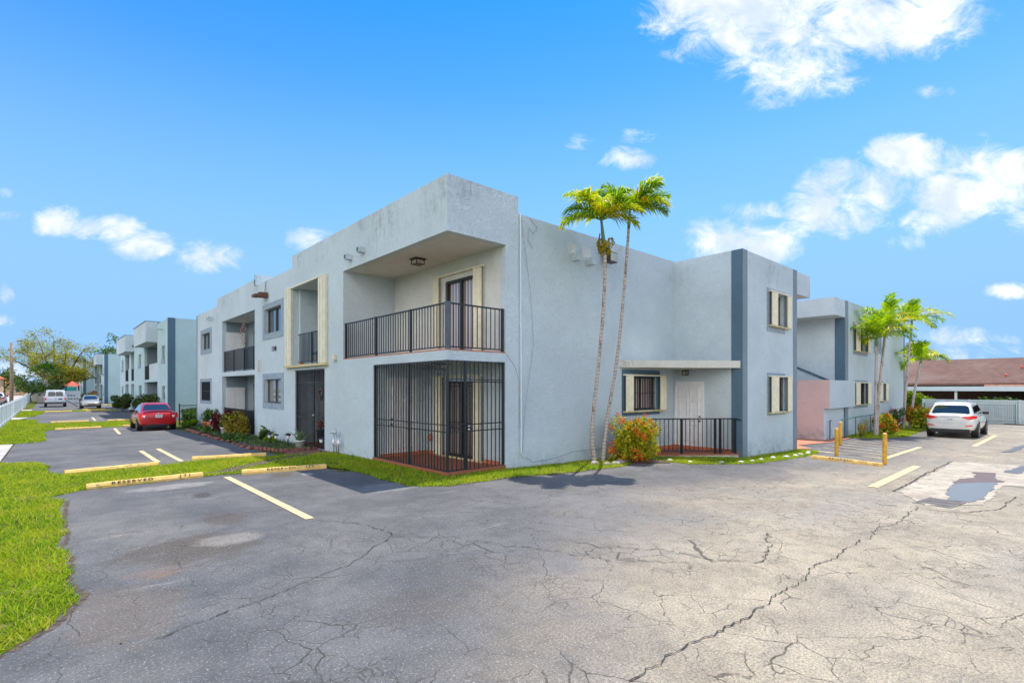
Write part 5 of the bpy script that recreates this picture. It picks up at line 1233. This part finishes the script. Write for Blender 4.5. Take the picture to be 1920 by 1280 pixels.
# ---------------- fences ----------------
def picket(label, y0, y1, x=-1.98, zt=1.05):
    t = wthing('picket_fence', label, 'fence', (x, y0, -.26)); m = MB(); n = int((y1-y0)/.13)
    for i in range(n+1):
        y = y0+(y1-y0)*i/n; m.box(x-.018, x+.018, y-.018, y+.018, -.16, zt-.04)
    m.build('pickets', 'picket', t)
    m = MB(); m.box(x-.03, x+.03, y0, y1, zt-.14, zt-.09); m.box(x-.03, x+.03, y0, y1, -.10, -.05); m.build('rail', 'picket', t)
    n = max(1, round((y1-y0)/2.4))
    for i in range(n+1):
        y = y0+(y1-y0)*i/n; MB().box(x-.06, x+.06, y-.06, y+.06, -.4, zt+.02).build('post', 'picket', t)
picket('white picket fence along the left edge beside the lawn', 27, 85); picket('far white picket fence returning behind the white van', 88, 122, -2.2, 1.1)
t = wthing('perimeter_wall', 'pale masonry wall with reddish stains beyond the white van', 'wall', (0, 124, -.3)); 
MB().box(-2.1, 3.4, 124, 124.2, -.5, 1.1).build('wall', 'concrete', t); MB().box(-2.2, 3.5, 123.95, 124.25, 1.1, 1.3).build('coping', 'trim_grey', t)
t = wthing('panel_fence', 'pale grey slatted metal fence behind the white car', 'fence', (46.5, 0, -.3)); m = MB()
for i in range(250):
    y = -16+i*.098*1.0
    if y < 7.7: m.box(46.48, 46.52, y, y+.085, -.22, 1.16)
m.build('panels', 'bluegrey_fence', t); m = MB(); m.box(46.44, 46.56, -16, 7.7, 1.16, 1.25); m.box(46.43, 46.48, -16, 7.7, -.1, 0); m.box(46.43, 46.48, -16, 7.7, -.32, -.22); m.build('rail', 'bluegrey_fence', t)
for i in range(10): y = 7.6-i*2.45; MB().box(46.40, 46.56, y-.06, y+.06, -.5, 1.27).build('post', 'bluegrey_fence', t)
t = wthing('wire_fence', 'low green wire fence standing in front of the grey slatted fence', 'fence', (46, 3, -.3)); m = MB()
for i in range(70): y = 2.9+i*.07; m.box(46.1, 46.105, y, y+.005, -.3, .95)
for i in range(16): z = -.3+i*.08; m.box(46.1, 46.106, 2.9, 7.6, z, z+.005)
m.box(46.08, 46.12, 2.9, 7.6, .93, .96); m.build('mesh', 'wire', t)
for y in (2.9, 5.2, 7.5): MB().box(46.07, 46.13, y-.025, y+.025, -.4, 1.0).build('post', 'green_pipe', t)
t = wthing('soil_bank', 'dark soil bank at the foot of the grey slatted fence', 'soil', (46.2, 0, -.3))
m = MB(); m.prism([(45.9, -16), (46.42, -16), (46.42, 3.4), (45.9, 3.4)], -.4, -.27); m.build('soil', 'soil', t); 
t = wthing('bar_fence', 'dark metal bar fence closing the gap between the first two blocks', 'fence', (6.7, 38.2, -.3)); m = MB()
for i in range(70): x = 6.2+i*.11; m.box(x, x+.02, 38.2, 38.22, -.3, .95)
m.box(6.2, 14, 38.19, 38.23, .92, .96); m.box(6.2, 14, 38.19, 38.23, -.2, -.16); m.build('bars', 'black_metal', t); MB().box(6.15, 6.22, 38.16, 38.24, -.4, 1.05).build('post', 'black_metal', t)
shrub('garden_plant', 'dark leafy plants behind the bar fence between the first two blocks', (7.2, 39.5), (.9, .6, .6), 'hedge_leaf', 1200, .09, 55, cat='plant')

# ---------------- house beyond the right fence ----------------
H = wthing('house', 'low house with brown shingle roof beyond the grey fence', 'house', (60, 2, -.3))
MB().box(58, 66, -26, 22, -.5, 2.5).build('wall', 'wood_brown', H)
m = MB(); m.add([(56.5, -28, 2.42), (56.5, 24, 2.42), (64, 24, 4.75), (64, -28, 4.75), (71.5, -28, 2.42), (71.5, 24, 2.42)], [(0, 1, 2, 3), (3, 2, 5, 4), (0, 3, 4), (1, 5, 2)]); m.build('roof', 'roof_shingle', H)
m = MB(); m.box(56.4, 56.55, -28, 24, 2.28, 2.44); m.build('fascia', 'wood_brown', H)
for y, zz in ((4.2, 3.0), (3.4, 3.7), (-.5, 4.8)): MB().lathe([(.07, 0), (.07, .2), (.12, .21), (.03, .28)], (56.5+(zz-2.42)/2.33*7.5, y, zz-.05), 8).build('roof_vent', 'red_plastic', H)
P = wthing('carport', 'long white patio roof on posts before the brown roofed house', 'patio roof', (53, 2, -.3))
MB().box(50.5, 56.4, -28, 20, 2.02, 2.12).build('roof', 'white_paint', P); MB().box(50.4, 50.5, -28, 20, 1.82, 2.16).build('fascia', 'vinyl_white', P)
for i in range(8): y = 18-i*3.9; MB().box(50.6, 50.75, y, y+.15, -.4, 2.0).build('post', 'vinyl_white', P)
MB().box(50.6, 56.4, -28, 4.8, 2.13, 2.3).build('roof_sheet', 'shell_pink', P)
shrub('garden_plant', 'bright green tree like shrub peeping over the grey fence', (48.2, 8.4), (.9, 1.9, 1.25), 'lime_leaf', 2600, .13, 60, cat='bush', lumps=18)
shrub('garden_plant', 'darker green shrub over the grey fence, right of the white car roof', (48.5, 4.2), (.8, 1.4, .95), 'green_leaf', 1300, .12, 61, cat='bush')
shrub('garden_plant', 'yellow green plants over the grey fence at the right edge', (48.5, .5), (.7, 1.4, .95), 'lime_leaf', 1000, .12, 62, cat='bush')

# ---------------- trees ----------------
def tree(label, loc, limbs, leaf, n, sz, seed, cl=.8, name='tree', grp=None, tr=.35):
    """limbs: end points of main boughs; each gets side twigs and leaf clusters"""
    t = thing(name, label, 'tree', loc, 0, grp); r = random.Random(seed); m = MB(); ends = []
    for (fork, end) in limbs:
        f = Vector(fork); e = Vector(end); mid = f.lerp(e, .5)+Vector((r.uniform(-.4, .4), r.uniform(-.4, .4), r.uniform(-.1, .5)))
        m.tube([f, f.lerp(mid, .6), mid, mid.lerp(e, .6), e], [tr*.55, tr*.4, tr*.28, tr*.16, .02], 6)
        for k in range(7):
            s = .35+.65*k/6; b = f.lerp(mid, s*2) if s < .5 else mid.lerp(e, s*2-1)
            q = b+Vector((r.gauss(0, 1), r.gauss(0, 1), r.uniform(-.3, 1)))*cl*1.1
            m.tube([b, b.lerp(q, .5)+Vector((0, 0, .1)), q], [tr*.12, tr*.08, .01], 5); ends += [q, b.lerp(q, .6)]
    f0 = Vector(limbs[0][0]); m.tube([(0, 0, -.3), (0, 0, .2), f0*.5, f0], [tr*1.3, tr, tr*.85, tr*.7], 8)
    m.build('trunk', 'bark', None, None, True).parent = t
    rn = np.random.default_rng(seed); E = np.array([tuple(e) for e in ends]); k = rn.integers(0, len(E), n)
    C = E[k]+rn.normal(size=(n, 3))*np.array([cl*.42, cl*.42, cl*.3]); Vv, Ff = leafcloud(C, sz, .45, .3); npmesh('crown', Vv, Ff, leaf, t)
    return t
# big spreading yellow green tree at the end of the left drive (picture right is +x here)
rv = Vector((.742, -.67, 0))
def lm(fx, fz, ex, ez, dy=0): return ((rv*fx+Vector((0, 0, fz))), (rv*ex+Vector((0, dy, ez))))
L1 = [lm(.3, 2.2, -6.5, 10.0, 1), lm(.3, 2.2, -8.5, 7.6, -2), lm(.3, 2.2, -3.2, 10.6, 2), lm(.3, 2.2, -.5, 10.4, -1), lm(.3, 2.2, 2.0, 9.6, 2), lm(.3, 2.2, 4.2, 8.4, -1), lm(.3, 2.2, 5.6, 6.0, 2), lm(.3, 2.2, 6.2, 4.0, 0), lm(.3, 2.2, 1.4, 7.0, -3), lm(.3, 2.2, -1.8, 7.2, -3), lm(.3, 2.2, -4.6, 8.6, 3), lm(.3, 2.2, 3.2, 5.2, -2)]
tree('big spreading tree with sparse yellow green crown behind the white van', (1.1, 112, -.3), L1, 'tree_leaf', 20000, .12, 71, 1.25, tr=.55)
tree('rounded green tree peeping above the third block', (12, 150, -.3), [lm(0, 4, -3, 11.5), lm(0, 4, 0, 12.5), lm(0, 4, 3, 11.8), lm(0, 4, 5, 10.5)], 'far_leaf', 1800, .3, 72, 1.6)
tree('broad yellow green tree rising behind the brown roof', (82, 15.8, -.3), [lm(0, 2, -4.2, 6.0), lm(0, 2, -2, 7.2), lm(0, 2, .3, 7.5), lm(0, 2, 2.0, 6.8), lm(0, 2, 3.0, 5.6), lm(0, 2, -6, 5.8)], 'tree_leaf', 3600, .22, 73, 1.1, tr=.4)
tree('bushy green tree left of the fan palm beside the pole', (-2.2, 118, -.3), [lm(0, 1, -1.4, 2.6), lm(0, 1, 0, 3.2), lm(0, 1, 1.6, 2.8), lm(0, 1, .8, 2.2)], 'far_leaf', 1500, .2, 74, .9, tr=.2)
tree('low green tree beyond the orange roofed houses', (-8.5, 190, -.3), [lm(0, 2, -4, 5), lm(0, 2, 0, 6), lm(0, 2, 4, 5)], 'far_leaf', 1200, .4, 75, 1.6)
# fan palm
t = thing('fan_palm', 'dark green bushy fan palm left of the big yellow tree', 'palm tree', (-.2, 104, -.3)); m = MB()
m.tube([(0, 0, -.2), (.1, 0, 1.5), (0, 0, 3.6)], [.3, .25, .2], 8); m.build('trunk', 'palm_trunk', None).parent = t
rr = np.random.default_rng(5); Vv = []; Ff = []
for i in range(64):
    a = i*2.4; el = 1.3-2.3*(i/64); L = rr.uniform(1.5, 2.2); c = np.array([math.cos(a)*math.cos(el), math.sin(a)*math.cos(el), math.sin(el)])*L+np.array([0, 0, 3.8])
    u = c-np.array([0, 0, 3.8]); u /= np.linalg.norm(u); s = np.cross(u, [0, 0, 1]); s /= np.linalg.norm(s); w2 = np.cross(s, u)
    for k in range(18):
        th = -1.9+3.8*k/17; dd = u*math.cos(th)+s*math.sin(th)+w2*rr.uniform(-.1, .2); q = np.cross(dd, w2); q /= np.linalg.norm(q); ln = rr.uniform(.7, 1.0); b = len(Vv)
        Vv += [c-q*.02, c+q*.02, c+dd*ln*.6+q*.05, c+dd*ln*.6-q*.05]; Ff.append((b, b+1, b+2, b+3)); b = len(Vv)
        Vv += [c+dd*ln*.6-q*.05, c+dd*ln*.6+q*.05, c+dd*ln+np.array([0, 0, -.25*ln]), c+dd*ln+np.array([0, 0, -.25*ln])+q*.01]; Ff.append((b, b+1, b+2, b+3))
npmesh('crown', np.array(Vv), np.array(Ff), 'palm_dark', t)
# utility pole
t = wthing('utility_pole', 'bare brown wooden pole beyond the white picket fence', 'pole', (-3.3, 88, -.3))
MB().tube([(-3.3, 88, -.5), (-3.25, 88, 4), (-3.3, 88, 7.6)], [.2, .18, .14], 10).build('pole', 'wood_pole', t, smooth=True)
# playground
t = wthing('play_structure', 'playground tower with red roof, teal slide top and white panel', 'playground', (2.6, 106, -.3))
c0 = Vector((2.9, 106))
m = MB(); m.lathe([(1.05, 0), (.8, .25), (.05, .75)], (c0.x, c0.y, 2.35), 6); m.build('roof', 'red_plastic', t)
for dx in (-.75, .75):
    for dy in (-.6, .6): MB().box(c0.x+dx-.07, c0.x+dx+.07, c0.y+dy-.07, c0.y+dy+.07, -.4, 2.4).build('post', 'navy', t)
MB().box(c0.x-.8, c0.x+.8, c0.y-.7, c0.y+.7, .9, 1.0).build('deck', 'navy', t); MB().box(c0.x-2.6, c0.x-1.0, c0.y-.4, c0.y+.4, 1.25, 1.75).build('crawl_tube', 'teal', t, bevel=.15)
MB().box(c0.x-.9, c0.x+.9, c0.y-.8, c0.y-.72, -.3, 1.6).build('panel', 'vinyl_white', t)
m = MB(); 
for i in range(7): m.box(c0.x-.6+.35*(i % 4), c0.x-.38+.35*(i % 4), c0.y-.83, c0.y-.8, .3+.5*(i//4), .45+.5*(i//4))
m.build('lettering', 'text_black', t)
t = wthing('play_toy', 'small red plastic play roof right of the playground tower', 'toy', (5.8, 112, -.3)); m = MB(); m.lathe([(.8, 0), (.6, .2), (.05, .5)], (5.8, 112, 1.1), 8); m.build('roof', 'red_plastic', t); MB().box(5.3, 6.3, 111.6, 112.4, -.4, 1.1).build('body', 'vinyl_white', t)
t = wthing('teal_fence', 'teal mesh screen fence behind the white van', 'fence', (0, 128, -.3)); MB().box(-2, 4, 128, 128.06, -.4, 2.2).build('screen', 'teal', t)
for i in range(4): MB().box(-2+i*2, -1.92+i*2, 127.9, 128, -.4, 2.3).build('post', 'grey_metal', t)
t = wthing('trash_pallet', 'dark slanted board leaning beside the white van', 'board', (2.2, 84.5, -.3)); m = MB(); m.add([(1.75, 84.4, .55), (2.9, 84.4, -.28), (2.9, 85, -.28), (1.75, 85, .55), (1.75, 84.4, .45), (2.75, 84.4, -.28), (2.75, 85, -.28), (1.75, 85, .45)], [(0, 1, 2, 3), (7, 6, 5, 4), (0, 4, 5, 1), (3, 2, 6, 7), (0, 3, 7, 4), (1, 5, 6, 2)]); m.build('board', 'navy', t)
# orange roofed buildings far left
def villa(label, x0, x1, y, zw, zr, wl='orange_wall'):
    h = wthing('house', label, 'house', ((x0+x1)/2, y, -.3)); MB().box(x0, x1, y, y+12, -.5, zw).build('wall', wl, h)
    m = MB(); m.add([(x0-.6, y-.6, zw), (x1+.6, y-.6, zw), (x1+.6, y+12.6, zw), (x0-.6, y+12.6, zw), (x0+3, y+6, zr), (x1-3, y+6, zr)], [(0, 1, 5, 4), (1, 2, 5), (2, 3, 4, 5), (3, 0, 4)]); m.build('roof', 'roof_orange', h)
    n = max(2, int((x1-x0)/3))
    for i in range(n): a = x0+(i+.35)*(x1-x0)/n; wn = MB().box(a, a+1.2, y-.05, y, .6, 1.9).build('window', 'white_paint', h); MB().box(a+.1, a+1.1, y-.06, y-.051, .7, 1.8).build('pane', 'pane', wn)
villa('orange roofed house at the far left edge', -27, -8.2, 170, 4.2, 6.6); villa('farther orange roofed house behind the street cars', -12, -5.0, 215, 3.4, 6.0)
villa('pale beige building behind the playground', -1, 12, 200, 4.6, 6.2, 'beige_wall')
sheet('street', [[(-14, 60), (-3.2, 60), (-3.2, 400), (-14, 400)]], .008, 'concrete')

# ---------------- vehicles ----------------
def bil(c, u, v): a = c[0].lerp(c[1], u); b = c[3].lerp(c[2], u); return a.lerp(b, v)
def patch(mb, c, u0, u1, v0, v1, off=.012, n=4, rnd=.12):
    """glass panel inset on a body face, rounded corners"""
    nrm = (c[1]-c[0]).cross(c[3]-c[0]).normalized(); P = []
    for cu, cv, a0 in ((u1-rnd*(u1-u0), v1-rnd*2*(v1-v0), 0), (u0+rnd*(u1-u0), v1-rnd*2*(v1-v0), 90), (u0+rnd*(u1-u0), v0+rnd*2*(v1-v0), 180), (u1-rnd*(u1-u0), v0+rnd*2*(v1-v0), 270)):
        for k in range(n+1):
            an = math.radians(a0+90*k/n); P.append(bil(c, cu+rnd*(u1-u0)*math.cos(an), cv+2*rnd*(v1-v0)*math.sin(an)))
    N = len(P); mb.add([p+nrm*off for p in P]+[p-nrm*.02 for p in P], [tuple(range(N)), tuple(range(2*N-1, N-1, -1))]+[(i, (i+1) % N, N+(i+1) % N, N+i) for i in range(N)])
def car(name, label, cat, loc, rz, paint, S, kind='sedan', plate='plate_white', wr=.32, wb=1.3, side=True, group=None, dark='car_glass'):
    """S: stations (y, half width, z bottom, z top); G: greenhouse"""
    t = thing(name, label, cat, loc, rz, group)
    rings = []; 
    for (y, hw, zb, zt) in S['body']:
        zm = zb+(zt-zb)*.55
        half = [(0, zb), (hw*.75, zb), (hw*.95, zb+.08), (hw, zm-.08), (hw*.995, zm+.06), (hw*.95, zt-.10), (hw*.86, zt-.01), (hw*.45, zt+.02), (0, zt+.025)]
        rings.append([(x, y, z) for x, z in half]+[(-x, y, z) for x, z in half[-2:0:-1]])
    n = len(rings[0]); vs = [p for r in rings for p in r]
    fs = [(i*n+k, i*n+(k+1) % n, (i+1)*n+(k+1) % n, (i+1)*n+k) for i in range(len(rings)-1) for k in range(n)]+[tuple(range(n))[::-1], tuple(range((len(rings)-1)*n, len(rings)*n))]
    m = MB(); m.add(vs, fs); o = m.build('body', paint, None, None, True); o.parent = t; sm = o.modifiers.new('s', 'SUBSURF'); sm.levels = sm.render_levels = 2
    yr0, yf0, yr1, yf1, zb, zt, hw0, hw1 = S['cab']
    V3 = Vector; c = [V3((-hw0, yr0, zb)), V3((hw0, yr0, zb)), V3((hw0, yf0, zb)), V3((-hw0, yf0, zb)), V3((-hw1, yr1, zt)), V3((hw1, yr1, zt)), V3((hw1, yf1, zt)), V3((-hw1, yf1, zt))]
    ym = (yr1+yf1)/2; m = MB()
    vs = [*c, V3((-hw1*.97, ym, zt+.045)), V3((hw1*.97, ym, zt+.045)), V3((0, yr1+.02, zt+.02)), V3((0, yf1-.02, zt+.02)), V3((0, ym, zt+.06))]
    m.add(vs, [(0, 1, 5, 10, 4), (3, 7, 11, 6, 2), (1, 2, 6, 9, 5), (0, 4, 8, 7, 3), (4, 10, 12, 8), (10, 5, 9, 12), (12, 9, 6, 11), (8, 12, 11, 7), (0, 3, 2, 1)])
    m.build('roof', paint, None, None, True, bevel=.05, seg=3).parent = t
    m = MB(); patch(m, [c[0], c[1], c[5], c[4]], *S.get('rw', (.07, .93, .12, .90)), off=.014); m.build('rear_window', dark, None).parent = t
    m = MB(); patch(m, [c[2], c[3], c[7], c[6]], .06, .94, .1, .92); m.build('windscreen', dark, None).parent = t
    for f in ([c[1], c[2], c[6], c[5]], [c[3], c[0], c[4], c[7]]):
        for a, b in S['sw']:
            if f[0] is c[3]: a, b = 1-b, 1-a
            m = MB(); patch(m, f, a, b, .10, .86, rnd=.08); m.build('side_window', dark, None).parent = t
    L0 = S['body'][0][0]; L1 = S['body'][-1][0]; W = max(s[1] for s in S['body'])
    for sx in (-1, 1):
        for y in S['wh']:
            m = MB(); N = 24
            def disc(r, x0, x1): m.v = []; m.f = []; m.add([(x, y+r*math.cos(2*math.pi*k/N), wr+r*math.sin(2*math.pi*k/N)) for x in (x0, x1) for k in range(N)], [tuple(range(N))[::-1], tuple(range(N, 2*N))]+[(k, (k+1) % N, N+(k+1) % N, N+k) for k in range(N)])
            disc(wr+.055, sx*(W-.25), sx*(W-.004)); m.build('wheel_arch', 'plastic_black', None).parent = t
            m = MB(); disc(wr, sx*(W-.24), sx*(W+.004)); wh = m.build('wheel', 'tyre', None, bevel=.02); wh.parent = t
            m = MB(); disc(wr*.66, sx*(W-.05), sx*(W+.010)); rm = m.build('rim', 'rim', None); rm.parent = wh
            m = MB()
            for k in range(5):
                a = k*2*math.pi/5; a2 = a+.6; q = wr*.6
                m.add([(sx*(W+.014), y+.06*math.cos(a), wr+.06*math.sin(a)), (sx*(W+.014), y+q*math.cos(a+.12), wr+q*math.sin(a+.12)), (sx*(W+.014), y+q*math.cos(a2+.3), wr+q*math.sin(a2+.3))], [(0, 1, 2)])
            m.build('spokes', 'plastic_black', None).parent = wh
        m = MB(); zz = zb+.08; m.box(sx*(W-.12), sx*(W+.13), yf0-.55, yf0-.42, zz-.10, zz+.05); m.build('mirror', S.get('mir', paint), None, bevel=.04).parent = t
    for key, mt in (('tail', 'red_lens'), ('rev', 'clear_lens'), ('head', 'clear_lens'), ('refl', 'red_lens')):
        for q in S.get(key, []):
            for sx in (-1, 1):
                m = MB(); m.add([(sx*x, y, z) for x, y, z in q[0]]+[(sx*x, y+q[1], z) for x, y, z in q[0]], [tuple(range(len(q[0]))), tuple(range(2*len(q[0])-1, len(q[0])-1, -1))]+[(i, (i+1) % len(q[0]), len(q[0])+(i+1) % len(q[0]), len(q[0])+i) for i in range(len(q[0]))])
                m.build({'tail': 'tail_light', 'rev': 'reversing_light', 'head': 'headlight', 'refl': 'reflector'}[key], mt, None, bevel=.012).parent = t
    for q in S.get('black', []): MB().box(*q).build('bumper_trim', 'plastic_black', None, bevel=.02).parent = t
    if 'plate' in S:
        x, y, z = S['plate']; p = MB().box(x-.16, x+.16, y-.012, y+.03, z-.08, z+.08).build('number_plate', plate, None, bevel=.004); p.parent = t
        m = MB(); [m.box(x-.11+i*.045, x-.085+i*.045, y-.016, y-.012, z-.03, z+.04) for i in range(5)]; m.build('characters', 'trim_grey', None).parent = p
    return t
SED = dict(body=[(-2.24, .60, .40, .78), (-2.20, .80, .30, .96), (-2.02, .855, .26, 1.06), (-1.5, .875, .20, 1.07), (-.7, .88, .18, .98), (.3, .88, .18, .96), (1.0, .88, .18, .95), (1.5, .86, .2, .90), (2.0, .80, .24, .78), (2.2, .68, .30, .66), (2.25, .5, .36, .55)],
    cab=(-1.72, 1.15, -1.02, .25, .96, 1.43, .76, .57), sw=[(.06, .30), (.33, .60), (.63, .90)], wh=(-1.3, 1.32), rw=(.06, .94, .10, .90),
    tail=[([(.50, -2.28, .86), (.84, -2.14, .99), (.90, -1.92, .94), (.89, -2.12, .70), (.64, -2.27, .69)], .12)], rev=[([(.60, -2.285, .85), (.74, -2.235, .82), (.66, -2.28, .73), (.61, -2.285, .72)], .04)],
    black=[(-.52, .52, -2.27, -2.1, .24, .36)], plate=(0, -2.25, .80), head=[([(.42, 2.20, .62), (.74, 2.06, .68), (.76, 2.02, .60), (.5, 2.2, .55)], -.08)], mir='plastic_black')
c = car('parked_car', 'metallic red sedan parked at the wheel stop by the flower bed, seen from behind', 'car', (4.42, 35.3, -.25), 0, 'paint_red', SED)
MB().box(-.62, .62, -2.16, -1.98, 1.075, 1.11).build('spoiler', 'paint_red', None, bevel=.015).parent = c
MB().lathe([(.045, 0), (.05, .01), (.02, .02)], (0, 0, 0), 12).build('emblem', 'steel', None).parent = c
e = [x for x in c.children if x.name.startswith('emblem')][0]; e.location = (0, -2.245, .935); e.rotation_euler = (R(90), 0, 0)
m = MB(); m.box(-.006, .006, -1.0, -.99, 1.47, 1.62); m.build('aerial', 'plastic_black', None).parent = c
BEI = dict(SED); BEI['black'] = [(-.55, .55, 2.1, 2.27, .26, .36), (-.3, .3, 2.15, 2.28, .45, .55)]; BEI['head'] = [([(.40, 2.22, .66), (.76, 2.08, .74), (.80, 2.02, .66), (.5, 2.22, .58)], -.1)]
car('parked_car', 'pale beige sedan facing the camera in the far bay beside the white van', 'car', (3.6, 75.4, -.25), R(180), 'paint_beige', BEI)
SUV = dict(body=[(-2.44, .62, .46, .92), (-2.40, .84, .34, 1.08), (-2.2, .92, .30, 1.16), (-1.5, .955, .26, 1.14), (-.6, .96, .24, 1.10), (.5, .96, .24, 1.08), (1.2, .95, .26, 1.06), (1.9, .92, .30, .96), (2.3, .78, .36, .82), (2.42, .55, .44, .7)],
    cab=(-2.26, 1.35, -1.72, .45, 1.06, 1.64, .84, .66), sw=[(.12, .27), (.30, .57), (.60, .90)], wh=(-1.48, 1.42), rw=(.06, .94, .10, .80),
    tail=[([(.42, -2.50, .99), (.80, -2.44, 1.07), (.95, -2.20, 1.07), (.955, -2.20, .95), (.72, -2.48, .88)], .10)], refl=[([(.56, -2.48, .60), (.82, -2.42, .64), (.82, -2.42, .59), (.58, -2.48, .56)], .05)],
    black=[(-.72, .72, -2.46, -2.2, .24, .42)], plate=(.0, -2.445, .88), head=[([(.5, 2.32, .8), (.78, 2.1, .88), (.8, 2.1, .8), (.6, 2.3, .74)], -.08)], mir='plastic_black')
c = car('parked_car', 'white SUV parked by the yellow line before the grey fence, seen from behind', 'car', (34.35, 4.25, -.32), R(-90), 'paint_white', SUV, wr=.38)
for sx in (-1, 1): m = MB(); m.tube([(sx*.60, -1.62, 1.66), (sx*.61, -1.45, 1.705), (sx*.60, .2, 1.705), (sx*.58, .38, 1.66)], .016, 6); m.build('roof_rail', 'steel', None).parent = c
m = MB(); m.tube([(-.05, -2.27, 1.12), (.38, -2.29, 1.10)], .014, 5); m.build('wiper', 'plastic_black', None).parent = c
m = MB(); m.box(-.36, .36, -2.465, -2.43, .995, 1.015); m.build('chrome_strip', 'steel', None).parent = c
m = MB(); m.box(-.52, .60, -2.44, -2.42, .685, .695); m.build('tailgate_seam', 'trim_grey', None).parent = c
VAN = dict(body=[(-2.8, .86, .42, 1.15), (-2.76, .96, .38, 1.22), (-2.5, .99, .34, 1.24), (-1, 1.0, .32, 1.24), (1, 1.0, .32, 1.22), (1.7, .98, .34, 1.2), (2.3, .95, .36, 1.1), (2.7, .85, .4, 1.0)],
    cab=(-2.78, 1.9, -2.62, 1.2, 1.10, 2.02, .955, .82), sw=[(.08, .30), (.36, .60), (.72, .93)], wh=(-1.75, 1.8), rw=(.12, .49, .22, .80),
    tail=[([(.80, -2.81, 1.10), (.93, -2.79, 1.10), (.94, -2.79, .84), (.82, -2.81, .84)], .06)], black=[(-.95, .95, -2.92, -2.7, .46, .60)], plate=(.42, -2.81, .98), mir='white_paint')
c = car('parked_van', 'white passenger van with two dark rear windows parked far down the left', 'van', (.72, 85.6, -.26), 0, 'paint_van', VAN, wr=.37, plate='navy')
cabc = VAN['cab']; V3 = Vector
m = MB(); patch(m, [V3((-.955, -2.78, 1.10)), V3((.955, -2.78, 1.10)), V3((.82, -2.62, 2.02)), V3((-.82, -2.62, 2.02))], .51, .88, .22, .80, off=.014); m.build('rear_window', 'car_glass', None).parent = c
MB().box(-.008, .008, -2.82, -2.8, .5, 1.2).build('door_seam', 'trim_grey', None).parent = c
kinds = [('paint_silver', SED, 'silver'), ('paint_van', SUV, 'white SUV'), ('paint_maroon', SUV, 'maroon SUV'), ('paint_white', SED, 'white'), ('paint_dark', SED, 'black'), ('paint_silver', SUV, 'grey SUV')]
for i, (p, S, w) in enumerate([kinds[1], kinds[2], kinds[3], kinds[4], kinds[0], kinds[5]]):
    pos = ['nearest the left edge of the photo', 'second from the left edge', 'third along', 'fourth along', 'fifth along, nearest the pole', 'farthest, beyond the pole'][i]
    car('parked_car', '%s car parked beyond the white picket fence, %s' % (w, pos), 'car', (-5.1-.05*i, 62+i*8.5, -.26), R(8 if i % 2 else 184)*0+R(90)*0, p, S, group='cars parked beyond the picket fence')
print('objects', len(bpy.data.objects))
